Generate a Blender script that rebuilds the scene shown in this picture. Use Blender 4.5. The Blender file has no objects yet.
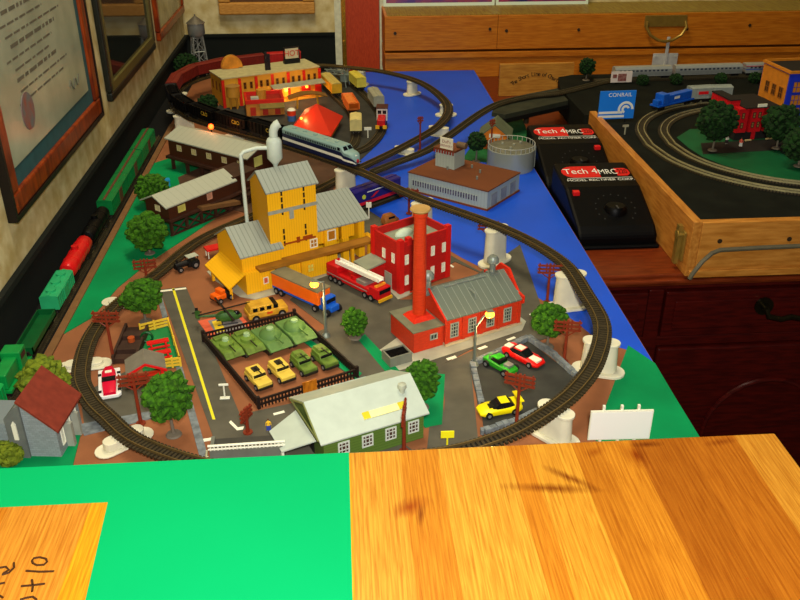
import bpy, bmesh, math, random
from mathutils import Vector, Matrix, noise
random.seed(7)
SC = bpy.context.scene
COL = SC.collection
CM = 0.01
TZ = 0.75                       # table top above the room floor, metres

# ------------------------------------------------------------ camera
def W(x, y, z=0.0):
    return Vector((x*CM, y*CM, z*CM+TZ))
cd = bpy.data.cameras.new('camera'); cam = bpy.data.objects.new('camera', cd); COL.objects.link(cam)
cd.sensor_width = 36.0; cd.lens = 860/800*36.0; cd.clip_start = 0.01; cd.clip_end = 50
cam.matrix_world = Matrix(((0.997376,0.034491,-0.063652,0),(-0.072396,0.475165,-0.876913,0),(0.000000,0.879221,0.476415,1.2000),(0,0,0,1)))
SC.camera = cam
# ------------------------------------------------------------ light
SC.view_settings.view_transform = 'Standard'; SC.view_settings.look = 'None'
SC.view_settings.exposure = 0.15; SC.view_settings.gamma = 1.0
SC.view_settings.use_curve_mapping = False
wd = bpy.data.worlds.new('world'); SC.world = wd; wd.use_nodes = True
wd.node_tree.nodes['Background'].inputs[0].default_value = (1.0, 0.9, 0.7, 1)
wd.node_tree.nodes['Background'].inputs[1].default_value = 0.05
def area(name, loc, tgt, size, power, color):
    l = bpy.data.lights.new(name, 'AREA'); l.shape = 'DISK'; l.size = size; l.energy = power; l.color = color
    o = bpy.data.objects.new(name, l); COL.objects.link(o); o.location = loc
    o.rotation_euler = (Vector(tgt)-Vector(loc)).to_track_quat('-Z', 'Y').to_euler()
    return o
area('ceiling_lamp', (0.1, 0.75, 2.25), (0.0, 0.7, 0.75), 0.35, 7, (1.0, 0.93, 0.72))
area('ceiling_lamp', (-0.1, 1.3, 2.3), (0.0, 2.0, 0.9), 0.35, 10, (1.0, 0.86, 0.56))
area('camera_flash', (0.02, -0.03, 1.27), (0.0, 0.75, 0.75), 0.05, 6.8, (1.0, 0.99, 0.95))

# ------------------------------------------------------------ materials
def lin(c):
    return tuple((v/255/12.92 if v/255 <= 0.04045 else ((v/255+0.055)/1.055)**2.4) for v in c) + (1.0,)
MATS = {}
def mat(name, c, rough=0.55, metal=0.0, vary=0.10, scale=90.0, emit=None, bump=0.0, spec=0.25, c2=None, stretch=None):
    if name in MATS: return MATS[name]
    m = bpy.data.materials.new(name); m.use_nodes = True; nt = m.node_tree; n = nt.nodes; L = nt.links
    p = n['Principled BSDF']
    p.inputs['Roughness'].default_value = rough; p.inputs['Metallic'].default_value = metal
    p.inputs['Specular IOR Level'].default_value = spec
    col = lin(c)
    if c2 is not None or vary > 0:
        tc = n.new('ShaderNodeTexCoord'); nz = n.new('ShaderNodeTexNoise'); nz.inputs['Scale'].default_value = scale
        nz.inputs['Detail'].default_value = 4
        if stretch:
            mp = n.new('ShaderNodeMapping'); mp.inputs['Scale'].default_value = stretch
            L.new(tc.outputs['Object'], mp.inputs[0]); L.new(mp.outputs[0], nz.inputs['Vector'])
        else:
            L.new(tc.outputs['Object'], nz.inputs['Vector'])
        r = n.new('ShaderNodeValToRGB'); r.color_ramp.elements[0].position = 0.35; r.color_ramp.elements[1].position = 0.65
        if c2 is not None:
            a, b = col, lin(c2)
        else:
            a = tuple(max(0, v*(1-vary)) for v in col[:3])+(1,); b = tuple(min(1, v*(1+vary)) for v in col[:3])+(1,)
        r.color_ramp.elements[0].color = a; r.color_ramp.elements[1].color = b
        L.new(nz.outputs['Fac'], r.inputs[0]); L.new(r.outputs[0], p.inputs['Base Color'])
        if bump > 0:
            bp = n.new('ShaderNodeBump'); bp.inputs['Strength'].default_value = bump; bp.inputs['Distance'].default_value = 0.001
            L.new(nz.outputs['Fac'], bp.inputs['Height']); L.new(bp.outputs[0], p.inputs['Normal'])
    else:
        p.inputs['Base Color'].default_value = col
    if emit:
        p.inputs['Emission Color'].default_value = lin(emit[0]); p.inputs['Emission Strength'].default_value = emit[1]
    MATS[name] = m
    return m
def ribbed(name, c, axis, period, c2, frac=0.2, rough=0.5, metal=0.0):
    """stripes along one object axis (cm period), for corrugated roofs, clapboard and brick courses"""
    if name in MATS: return MATS[name]
    m = mat(name, c, rough, metal, vary=0); nt = m.node_tree; n = nt.nodes; L = nt.links
    p = n['Principled BSDF']; tc = n.new('ShaderNodeTexCoord'); sp = n.new('ShaderNodeSeparateXYZ')
    L.new(tc.outputs['Object'], sp.inputs[0])
    d = n.new('ShaderNodeMath'); d.operation = 'DIVIDE'; d.inputs[1].default_value = period*CM
    L.new(sp.outputs['XYZ'.index(axis)], d.inputs[0])
    fr = n.new('ShaderNodeMath'); fr.operation = 'FRACT'; L.new(d.outputs[0], fr.inputs[0])
    r = n.new('ShaderNodeValToRGB'); r.color_ramp.interpolation = 'LINEAR'
    e = r.color_ramp.elements; e[0].position = 0.0; e[0].color = lin(c2); e[1].position = frac; e[1].color = lin(c)
    L.new(fr.outputs[0], r.inputs[0]); L.new(r.outputs[0], p.inputs['Base Color'])
    bp = n.new('ShaderNodeBump'); bp.inputs['Strength'].default_value = 0.4; bp.inputs['Distance'].default_value = 0.0006
    L.new(r.outputs[0], bp.inputs['Height']); L.new(bp.outputs[0], p.inputs['Normal'])
    return m
def brick(name, c, mortar, bw=0.35, bh=0.12, rough=0.6):
    if name in MATS: return MATS[name]
    m = mat(name, c, rough, vary=0); nt = m.node_tree; n = nt.nodes; L = nt.links; p = n['Principled BSDF']
    tc = n.new('ShaderNodeTexCoord'); sp = n.new('ShaderNodeSeparateXYZ'); L.new(tc.outputs['Object'], sp.inputs[0])
    ad = n.new('ShaderNodeMath'); ad.operation = 'ADD'; L.new(sp.outputs[0], ad.inputs[0]); L.new(sp.outputs[1], ad.inputs[1])
    cb = n.new('ShaderNodeCombineXYZ'); L.new(ad.outputs[0], cb.inputs[0]); L.new(sp.outputs[2], cb.inputs[1])
    bt = n.new('ShaderNodeTexBrick'); L.new(cb.outputs[0], bt.inputs['Vector'])
    bt.inputs['Color1'].default_value = lin(c); bt.inputs['Color2'].default_value = tuple(v*0.8 for v in lin(c)[:3])+(1,)
    bt.inputs['Mortar'].default_value = lin(mortar); bt.inputs['Scale'].default_value = 1.0
    bt.inputs['Brick Width'].default_value = bw*CM; bt.inputs['Row Height'].default_value = bh*CM
    bt.inputs['Mortar Size'].default_value = 0.012*CM
    L.new(bt.outputs[0], p.inputs['Base Color'])
    return m
def wood(name, c, c2, stretch, scale=30.0, rough=0.45):
    return mat(name, c, rough, c2=c2, scale=scale, stretch=stretch)

# ------------------------------------------------------------ mesh builder (units: cm, local to the thing)
class MB:
    def __init__(self): self.v = []; self.f = []
    def add(self, vs, fs):
        o = len(self.v); self.v += [tuple(p) for p in vs]; self.f += [tuple(i+o for i in f) for f in fs]; return self
    def box(self, x0, x1, y0, y1, z0, z1):
        return self.add([(x0,y0,z0),(x1,y0,z0),(x1,y1,z0),(x0,y1,z0),(x0,y0,z1),(x1,y0,z1),(x1,y1,z1),(x0,y1,z1)],
            [(0,3,2,1),(4,5,6,7),(0,1,5,4),(1,2,6,5),(2,3,7,6),(3,0,4,7)])
    def obox(self, cx, cy, z0, z1, sx, sy, deg=0.0):
        c, s = math.cos(math.radians(deg)), math.sin(math.radians(deg))
        P = [(cx+c*a-s*b, cy+s*a+c*b) for a, b in ((-sx/2,-sy/2),(sx/2,-sy/2),(sx/2,sy/2),(-sx/2,sy/2))]
        return self.prism(P, z0, z1)
    def prism(self, poly, z0, z1, top=None):
        n = len(poly); t = top or poly
        a = sum(poly[i][0]*poly[(i+1)%n][1]-poly[(i+1)%n][0]*poly[i][1] for i in range(n))
        if a < 0: poly = poly[::-1]; t = t[::-1]
        vs = [(p[0],p[1],z0) for p in poly]+[(p[0],p[1],z1) for p in t]
        return self.add(vs, [tuple(range(n-1,-1,-1)), tuple(range(n,2*n))]+[(i,(i+1)%n,n+(i+1)%n,n+i) for i in range(n)])
    def yprism(self, poly, y0, y1):
        """polygon in x,z extruded along y"""
        n = len(poly)
        a = sum(poly[i][0]*poly[(i+1)%n][1]-poly[(i+1)%n][0]*poly[i][1] for i in range(n))
        if a < 0: poly = poly[::-1]
        vs = [(p[0],y0,p[1]) for p in poly]+[(p[0],y1,p[1]) for p in poly]
        return self.add(vs, [tuple(range(n)), tuple(range(2*n-1,n-1,-1))]+[(i,n+i,n+(i+1)%n,(i+1)%n) for i in range(n)])
    def xprism(self, poly, x0, x1):
        """polygon in y,z extruded along x"""
        n = len(poly)
        a = sum(poly[i][0]*poly[(i+1)%n][1]-poly[(i+1)%n][0]*poly[i][1] for i in range(n))
        if a < 0: poly = poly[::-1]
        vs = [(x0,p[0],p[1]) for p in poly]+[(x1,p[0],p[1]) for p in poly]
        return self.add(vs, [tuple(range(n-1,-1,-1)), tuple(range(n,2*n))]+[(i,(i+1)%n,n+(i+1)%n,n+i) for i in range(n)])
    def lathe(self, cx, cy, prof, n=16):
        vs = []; fs = []
        for r, z in prof:
            for k in range(n):
                a = 2*math.pi*k/n; vs.append((cx+r*math.cos(a), cy+r*math.sin(a), z))
        for j in range(len(prof)-1):
            for k in range(n):
                k2 = (k+1)%n; fs.append((j*n+k, j*n+k2, (j+1)*n+k2, (j+1)*n+k))
        fs.append(tuple(range(n-1,-1,-1))); m = (len(prof)-1)*n; fs.append(tuple(range(m, m+n)))
        return self.add(vs, fs)
    def cyl(self, cx, cy, z0, z1, r, r2=None, n=16):
        return self.lathe(cx, cy, [(r,z0),(r if r2 is None else r2, z1)], n)
    def tube(self, pts, r, n=8, r2=None):
        pts = [Vector(p) for p in pts]; vs = []; fs = []; m = len(pts)
        up = Vector((0,0,1))
        for i, p in enumerate(pts):
            d = (pts[min(i+1,m-1)]-pts[max(i-1,0)]).normalized()
            if i == 0: a = d.cross(up if abs(d.z) < 0.95 else Vector((1,0,0))).normalized()
            else:
                a = a-d*a.dot(d); a = a.normalized() if a.length > 1e-4 else d.orthogonal().normalized()
            b = d.cross(a)
            rr = r if r2 is None else r+(r2-r)*i/(m-1)
            for k in range(n):
                t = -2*math.pi*k/n; vs.append(p+a*(rr*math.cos(t))+b*(rr*math.sin(t)))
        for i in range(m-1):
            for k in range(n):
                k2 = (k+1)%n; fs.append((i*n+k, i*n+k2, (i+1)*n+k2, (i+1)*n+k))
        fs.append(tuple(range(n-1,-1,-1))); fs.append(tuple(range((m-1)*n, m*n)))
        return self.add(vs, fs)
    def xcyl(self, x0, x1, y, z, r, n=14): return self.tube([(x0,y,z),(x1,y,z)], r, n)
    def ycyl(self, y0, y1, x, z, r, n=14): return self.tube([(x,y0,z),(x,y1,z)], r, n)
    def ball(self, c, r, sub=1, sq=(1,1,1), jit=0.0):
        b = bmesh.new(); bmesh.ops.create_icosphere(b, subdivisions=sub, radius=1.0)
        b.verts.index_update()
        vs = []
        for v in b.verts:
            k = r*(1+jit*noise.noise(v.co*2.3+Vector(c)*3.1))
            vs.append((c[0]+v.co.x*k*sq[0], c[1]+v.co.y*k*sq[1], c[2]+v.co.z*k*sq[2]))
        fs = [tuple(v.index for v in f.verts) for f in b.faces]; b.free()
        return self.add(vs, fs)
    def quad(self, a, b, c, d, t=0.06):
        """thin slab: quad a b c d with thickness t against its normal"""
        a, b, c, d = map(Vector, (a,b,c,d)); nrm = (b-a).cross(d-a).normalized()*t
        P = [a-nrm,b-nrm,c-nrm,d-nrm,a,b,c,d]
        return self.add(P, [(0,3,2,1),(4,5,6,7),(0,1,5,4),(1,2,6,5),(2,3,7,6),(3,0,4,7)])
def mesh(name, mb, m, bevel=0.0, smooth=False):
    me = bpy.data.meshes.new(name)
    me.from_pydata([(x*CM,y*CM,z*CM) for x,y,z in mb.v], [], mb.f); me.materials.append(m); me.validate(); me.update()
    if smooth:
        me.shade_smooth(); me.set_sharp_from_angle(angle=math.radians(40))
    return me
def part(T, name, mb, m, label=None, bevel=0.0, smooth=False):
    o = bpy.data.objects.new(name, mesh(name, mb, m, smooth=smooth)); COL.objects.link(o)
    if T is not None: o.parent = T
    if label: o['label'] = label
    if bevel:
        b = o.modifiers.new('bevel', 'BEVEL'); b.width = bevel*CM; b.segments = 2; b.limit_method = 'ANGLE'
    return o
def tag(o, label, cat, group=None):
    o['label'] = label; o['category'] = cat
    if group: o['group'] = group
    return o
def thing(name, label, cat, loc=(0,0,0), rot=0.0, group=None):
    o = bpy.data.objects.new(name, None); COL.objects.link(o); o.empty_display_size = 0.01
    o.location = W(*loc); o.rotation_euler = (0,0,math.radians(rot))
    return tag(o, label, cat, group)
def solo(name, label, cat, mb, m, loc=(0,0,0), rot=0.0, group=None, bevel=0.0, smooth=False):
    o = part(None, name, mb, m, bevel=bevel, smooth=smooth); o.location = W(*loc); o.rotation_euler = (0,0,math.radians(rot))
    return tag(o, label, cat, group)
def struct(name, mb, m, bevel=0.0):
    o = part(None, name, mb, m, bevel=bevel); o.location = W(0,0,0); o['kind'] = 'structure'; return o
def dup(root, loc, rot=0.0, label=None, group=None):
    def cp(o, par):
        c = o.copy(); COL.objects.link(c)
        if par is not None:
            c.parent = par; c.matrix_parent_inverse = o.matrix_parent_inverse
        for ch in o.children: cp(ch, c)
        return c
    r = cp(root, None); r.location = W(*loc); r.rotation_euler = (0,0,math.radians(rot))
    if label: r['label'] = label
    if group: r['group'] = group
    return r
def text(T, name, s, size, loc, rot, m, align='CENTER', ext=0.0, shear=0.0, sx=1.0):
    cu = bpy.data.curves.new(name, 'FONT'); cu.body = s; cu.size = size*CM; cu.align_x = align; cu.align_y = 'CENTER'
    cu.extrude = ext*CM; cu.shear = shear; cu.materials.append(m)
    o = bpy.data.objects.new(name, cu); COL.objects.link(o); o.parent = T
    o.scale = (sx,1,1); bpy.context.view_layer.update()
    me = bpy.data.meshes.new_from_object(o.evaluated_get(bpy.context.evaluated_depsgraph_get()))
    me.transform(Matrix.Diagonal((sx,1,1,1)))
    bpy.data.objects.remove(o); bpy.data.curves.remove(cu)
    if not me.materials: me.materials.append(m)
    o = bpy.data.objects.new(name, me); COL.objects.link(o); o.parent = T
    o.location = Vector(loc)*CM; o.rotation_euler = tuple(math.radians(a) for a in rot)
    return o
def join_parts(T, name, objs, m):
    """letters of one line of writing become one part"""
    vs = []; fs = []
    for o in objs:
        k = len(vs); M = Matrix.LocRotScale(o.location, o.rotation_euler, o.scale)
        vs += [tuple((M@v.co)/CM) for v in o.data.vertices]; fs += [tuple(i+k for i in p.vertices) for p in o.data.polygons]
        bpy.data.objects.remove(o)
    return part(T, name, MB().add(vs, fs), m)
def foot(A, B, depth=None, C=None):
    """frame of a building: front corner A, other front corner B -> (x, y), angle, width"""
    dx, dy = B[0]-A[0], B[1]-A[1]
    return A, math.degrees(math.atan2(dy, dx)), math.hypot(dx, dy)
def spline(P, closed=False, step=0.25):
    """Catmull-Rom through 3D points, resampled evenly"""
    P = [Vector(p) for p in P]; n = len(P); out = []
    segs = n if closed else n-1
    for i in range(segs):
        if closed: a,b,c,d = P[(i-1)%n],P[i],P[(i+1)%n],P[(i+2)%n]
        else: a,b,c,d = P[max(i-1,0)],P[i],P[i+1],P[min(i+2,n-1)]
        for k in range(24):
            t = k/24
            out.append(0.5*((2*b)+(-a+c)*t+(2*a-5*b+4*c-d)*t*t+(-a+3*b-3*c+d)*t**3))
    out.append(P[0].copy() if closed else P[-1].copy())
    L = [0.0]
    for i in range(1,len(out)): L.append(L[-1]+(out[i]-out[i-1]).length)
    m = max(2,int(L[-1]/step)); res = []; j = 0
    for k in range(m+1):
        s = L[-1]*k/m
        while j < len(L)-2 and L[j+1] < s: j += 1
        u = (s-L[j])/max(1e-9, L[j+1]-L[j]); res.append(out[j].lerp(out[j+1], u))
    return res
# ============================================================ room shell
PAPER = mat('wallpaper', (214,200,150), 0.8, c2=(184,162,104), scale=38)
BLACKW = mat('dark_wainscot', (14,19,14), 0.85, vary=0.15, scale=12)
struct('wall_left', MB().box(-37,-34,-60,205,5.2,150), PAPER)
struct('wall_back', MB().box(-37,1.2,202,205,5.2,150).box(10.6,150,202,205,-75,150), PAPER)
struct('trim_1', MB().box(-37,-33.8,-60,205,-75,5.2).box(-33.9,-33.3,-60,201.6,4.6,5.3), BLACKW)
struct('trim_2', MB().box(-33.8,0.2,201.7,205,-75,5.2).box(-33.2,0.2,201.3,202,4.7,5.3), BLACKW)
struct('floor', MB().box(-37,150,-60,205,-78,-75), wood('floorboards', (90,52,28), (66,36,18), (2,30,2)))
D = struct('door_1', MB().box(2.3,9.9,202.2,204,-75,130), wood('door_wood', (186,66,26), (160,50,16), (40,40,4)))
part(D, 'door_frame', MB().box(-0.2,1.3,201,203,-75,130).box(10,12,201,203,-75,130), mat('door_frame_paint', (206,206,176), 0.5))
part(D, 'hinge_strip', MB().box(1.3,2.3,201.4,202.6,-75,130).ycyl(201.2,201.9,1.8,3,0.5).ycyl(201.2,201.9,1.8,14,0.5), mat('brass', (196,150,50), 0.25, 0.9))

GLASS = mat('picture_glass', (30,34,30), 0.05, vary=0, spec=0.7)
def wall_frame(y0, y1, z0, z1, w, name, label, fm, lean=1.0, dark=False):
    """picture on the left wall: frame, mat, sheet; it stands 1.6 cm off the wall"""
    T = thing(name, label, 'picture', (-34, (y0+y1)/2, z0), 0, 'framed pictures on the walls')
    h = z1-z0; a = (y1-y0)/2
    B = MB()
    for (p,q,r,s) in ((-a,a,0,w),(-a,a,h-w,h),(-a,-a+w,w,h-w),(a-w,a,w,h-w)): B.box(0.02,0.9,p,q,r,s)
    part(T, 'frame', B, fm, bevel=0.25)
    return T, a, h
FR = mat('mahogany_frame', (150,58,10), 0.3, c2=(100,30,6), scale=25, stretch=(4,4,1.2))
TEAL = mat('teal_mat', (42,84,88), 0.7)
T, a, h = wall_frame(84.0,121.6,10.6,44,2.2,'certificate_frame','large orange mahogany frame with certificate nearest the camera on left wall', FR)
part(T, 'frame_edge', MB().box(0.02,1.0,-a-.5,a+.5,-0.5,0).box(0.02,1.0,a,a+.5,0,h).box(.02,1,-a-.5,-a,0,h), mat('black_edge', (24,18,14), 0.4))
part(T, 'mat_board', MB().box(0.05,0.5,-a+2.1,a-2.1,2.1,h-2.1), TEAL)
cert = part(T, 'certificate', MB().box(0.5,0.62,-a+2.3,a-4.0,4.2,h-3), mat('certificate_paper', (168,176,150), 0.25, c2=(140,152,128), scale=14, spec=0.8))
B = MB()
INK = mat('faded_ink', (100,96,80), 0.6)
B.box(0.62,0.66,-a+4,a-8,h-13,h-11.4)
random.seed(3)
for k in range(9):
    z = h-15-k*1.15; y0 = -a+5+random.random()*4; y1 = a-10-random.random()*8
    y = y0
    while y < y1:
        l = 0.6+random.random()*2.2; B.box(0.62,0.645,y,min(y+l,y1),z,z+0.22+0.18*(k%3==0)); y += l+0.5
part(cert, 'lettering', B, INK)
sl = MB(); sl.tube([(0.66,7+0.55*k,6.6+0.7*math.sin(k*1.7)) for k in range(9)], 0.09, 5)
part(cert, 'signature', sl, INK)
part(cert, 'seal', MB().tube([(0.62,-9,8.2),(0.7,-9,8.2)], 2.0, 20), mat('seal_red', (150,84,66), 0.6, c2=(110,110,110), scale=60))
T, a, h = wall_frame(128.2,164.5,10.2,40,1.3,'dark_picture','black framed dark picture with reflective glass in middle of left wall', mat('black_frame', (28,30,24), 0.35))
part(T, 'inner_frame', MB().box(0.02,0.9,-a+1.3,a-1.3,1.3,2.5).box(.02,.9,a-2.5,a-1.3,2.5,h-1.3).box(.02,.9,-a+1.3,-a+2.2,2.5,h-1.3), mat('olive_inner', (92,84,42), 0.4))
part(T, 'glass', MB().box(0.3,0.5,-a+2,a-2.3,2.4,h-1.5), GLASS)
T, a, h = wall_frame(169.5,200.5,10.4,36,1.6,'small_picture','orange brown picture frame nearest the corner on left wall', FR)
part(T, 'print', MB().box(0.2,0.5,-a+1.6,a-1.6,1.6,h-1.6), mat('pale_print', (170,160,110), 0.15, c2=(120,110,70), scale=20))
T = thing('oak_picture', 'light oak picture frame hanging on the back wall above dark wainscot', 'picture', (-15.1,202,9.6), 0, 'framed pictures on the walls')
OAK = wood('light_oak', (206,150,70), (176,118,44), (3,20,20), 40)
part(T, 'frame', MB().box(-10.6,10.6,-1.6,-0.02,0,2.6).box(-10.6,-8,-1.6,-.02,2.6,24).box(8,10.6,-1.6,-.02,2.6,24).box(-10.6,10.6,-1.6,-.02,24,26.6), OAK, bevel=0.3)
part(T, 'print', MB().box(-8,8,-0.7,-0.1,2.6,24), mat('brown_print', (90,60,30), 0.4))

# ============================================================ layout table
T = thing('layout_table', 'long model railway table top with blue water and grey roads beside left wall', 'table', (0,0,0))
BROWN = mat('brown_earth_paint', (140,86,52), 0.7, vary=0.14, scale=22)
part(T, 'table_top', MB().box(-33.2,29.6,44,186.0,-3,0), BROWN)
BLUE = mat('blue_water_paint', (22,80,206), 0.45, vary=0.08, scale=9)
GREEN = mat('green_grass_paint', (4,132,74), 0.6, vary=0.14, scale=18, spec=0.1)
ROAD = mat('grey_road_paint', (84,80,66), 0.75, vary=0.16, scale=40)
DARKR = mat('dark_asphalt', (52,52,46), 0.8, vary=0.2, scale=50)
WHITEP = mat('white_line_paint', (235,232,205), 0.6, vary=0)
PAD = mat('pale_concrete', (168,166,142), 0.75, vary=0.12, scale=50)
YELP = mat('yellow_line_paint', (226,214,40), 0.6, vary=0)
def area_part(name, polys, m, z):
    B = MB()
    for i, p in enumerate(polys):
        if name in ('white_line',): part(T, name, MB().prism(p, 0.0, z), m)
        else: B.prism(p, 0.0, z+0.004*i)
    if B.v: return part(T, name, B, m)
area_part('black_strip', [[(-33.2,44),(-29.6,44),(-29.6,185.9),(-33.2,185.9)]], mat('black_strip_paint', (5,6,5), 0.9), 0.03)
area_part('edge_strip', [[(-29.6,44),(-28.8,44),(-28.8,150),(-29.6,150)]], mat('brown_cork', (120,84,48), 0.8), 0.25)
area_part('water', [[(29.55,60.5),(29.55,185.9),(6,185.9),(0,183),(2.97,177.73),(7.46,160.23),(8.48,145.67),(5.18,134.02),(1.43,124.84),(2.39,107.12),(4.52,101.34),(7.48,103.06),(11.19,98.37),(14.25,92.90),(17.94,87.56),(20.59,83.41),(22.35,80.27),(24.07,76.66),(25.47,72.51),(27.81,70.81),(29.08,68.51)]], BLUE, 0.02)
area_part('grass', [[(28.05,71.55),(29.63,68.11),(29.56,62.5),(29.56,48),(20.56,56.89),(23.40,62.54)],
    [(-28.8,78),(-28.8,130),(-24.08,135.14),(-19.03,122.00),(-15.44,115.33),(-15.81,109.49),(-19.42,101.82),(-23.11,94.51),(-25.49,87.96),(-26.76,81.20)],
    [(-28.7,50),(-28.7,66),(-26.03,66.12),(-22.92,61.43),(-22.39,56.10)],
    [(1.90,75.60),(4.97,68.49),(9.18,67.67),(8.00,59.90),(6.48,59.58),(3.55,68.59),(1.16,74.67)],
    [(-4.69,75.09),(-4.09,75.44),(1.35,68.41),(0.76,67.43)]], GREEN, 0.095)
area_part('road', [[(-20.68,87.13),(-17.88,87.65),(-9.58,62.64),(-5.26,63.99),(-1.67,65.63),(7.14,53.96),(-11.32,55.30),(-11.34,58.93)],
    [(-6.04,83.70),(-1.65,91.33),(3.62,90.41),(6.01,82.83),(10.39,82.51),(21.96,96.09),(21.02,77.73),(18.84,74.98),(12.18,71.94),(8.89,69.26),(3.55,68.59),(-1.66,76.87)],
    [(3.55,68.59),(8.89,69.26),(9.34,68.17),(8.52,64.41),(7.95,53.90),(5.94,54.04),(7.03,60.70),(6.13,65.39)],
    [(8.89,69.26),(21.02,77.73),(22.02,74.34),(11.87,69.76),(10.79,57.60),(10.19,53.73),(7.14,53.96),(8.70,63.60)],
    [(-4.69,75.09),(-1.45,77.68),(4.97,68.49),(1.29,66.56)],
    [(-24.42,66.80),(-20.72,70.70),(-17.37,65.50),(-17.49,63.22),(-22.66,61.42)],
    [(2.50,110.67),(6.79,102.46),(11.86,95.35),(15.83,89.00),(17.72,86.31),(13.26,91.87),(6.18,85.18),(2.76,98.98)]], ROAD, 0.06)
area_part('parking_lot', [[(12.20,69.37),(18.27,73.23),(21.51,65.92),(19.25,62.84),(11.42,58.38),(11.90,63.69)]], DARKR, 0.09)
area_part('shaded_dark_earth', [[(-24.17,123.22),(-12.94,140.53),(0.70,127.15),(-1.34,115.86),(-12.38,108.54),(-18.87,112.58),(-21.08,109.87)]], mat('shaded_dark_earth_paint',(78,54,38),.8,vary=.25,scale=30), 0.105)  # dark brown ground, with the shade of the sheds painted into its colour
area_part('yard_ground', [[(-25.45,157.96),(-0.46,190.09),(2.97,177.73),(7.46,160.23),(8.48,145.67),(5.18,134.02),(1.43,124.84),(-6.31,129.98),(-21.56,147.85)]], DARKR, 0.07)
area_part('white_line', [[(-20.64,86.89),(-17.84,87.41),(-17.74,87.04),(-20.58,86.52)],[(-12.63,59.30),(-11.57,59.50),(-11.45,59.21),(-12.50,58.95)],[(-10.29,61.81),(-9.59,60.75),(-9.08,60.86),(-9.13,60.43),(-9.63,60.33),(-10.43,61.53)],
    [(-6.69,62.58),(-5.75,62.96),(-5.64,62.65),(-6.59,62.28)],
    [(9.61,70.46),(10.56,70.94),(10.70,70.57),(9.76,70.09)],[(12.90,72.08),(13.79,72.59),(14.04,72.28),(13.16,71.78)],[(16.09,73.58),(17.01,74.11),(17.16,73.80),(16.24,73.28)],[(19.61,78.70),(20.01,78.02),(19.86,77.82),(19.46,78.49)],
    [(3.34,104.01),(4.06,102.65),(3.92,102.34),(3.20,103.69)],[(12.68,91.09),(12.97,90.53),(12.82,90.28),(12.53,90.83)]], WHITEP, 0.075)
area_part('yellow_line', [[(-19.38,87.28),(-19.10,87.26),(-11.65,62.05),(-11.91,62.07)]], YELP, 0.075)
area_part('concrete_pad', [[(-15.98,91.31),(-14.93,89.18),(-11.58,84.80),(-9.87,83.98),(-6.13,86.07),(-1.07,89.97),(0.74,92.78),(3.14,98.96),(2.21,101.51),(-5.41,99.58)],
    [(3.06,72.23),(3.15,70.03),(4.59,68.52),(5.98,69.12),(18.06,75.24),(18.84,77.04),(14.37,87.05),(4.89,74.40)],
    [(2.61,91.55),(5.79,82.85),(7.45,84.13),(4.32,92.52)]], PAD, 0.1)
area_part('pavement_edge', [[(-21.24,87.17),(-20.68,87.13),(-11.16,55.28),(-11.88,55.34)],[(-23.27,62.17),(-17.57,63.67),(-16.97,62.73),(-22.54,60.57)]], mat('blue_grey_stone', (112,118,118), 0.8, vary=0.3, scale=160), 0.1)

# stone wall round the parking lot
STONE = mat('blue_grey_stone', (112,118,118), 0.8)
def stone_wall(pts, label):
    B = MB()
    for (p,q) in zip(pts, pts[1:]):
        d = Vector((q[0]-p[0], q[1]-p[1])); ang = math.degrees(math.atan2(d.y,d.x)); k = max(1,int(d.length/0.55))
        for i in range(k):
            c = Vector(p)+d*((i+.5)/k)
            B.obox(c.x,c.y,0.06,0.55+0.12*random.random(),d.length/k*0.96,0.5+0.1*random.random(),ang)
    solo('stone_wall', label, 'wall', B, STONE, (0,0,0), 0, 'low stone walls', bevel=0.06)
stone_wall([(11.08,58.41),(11.42,58.38),(14.79,59.70),(16.63,60.89)], 'low blue-grey stone wall along the near side of parking lot behind yellow car')
stone_wall([(11.79,61.84),(11.96,69.03),(15.02,70.99),(18.31,73.42),(20.04,70.26),(21.41,66.27)], 'low blue-grey stone wall bending round the far side of the parking lot')

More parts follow.
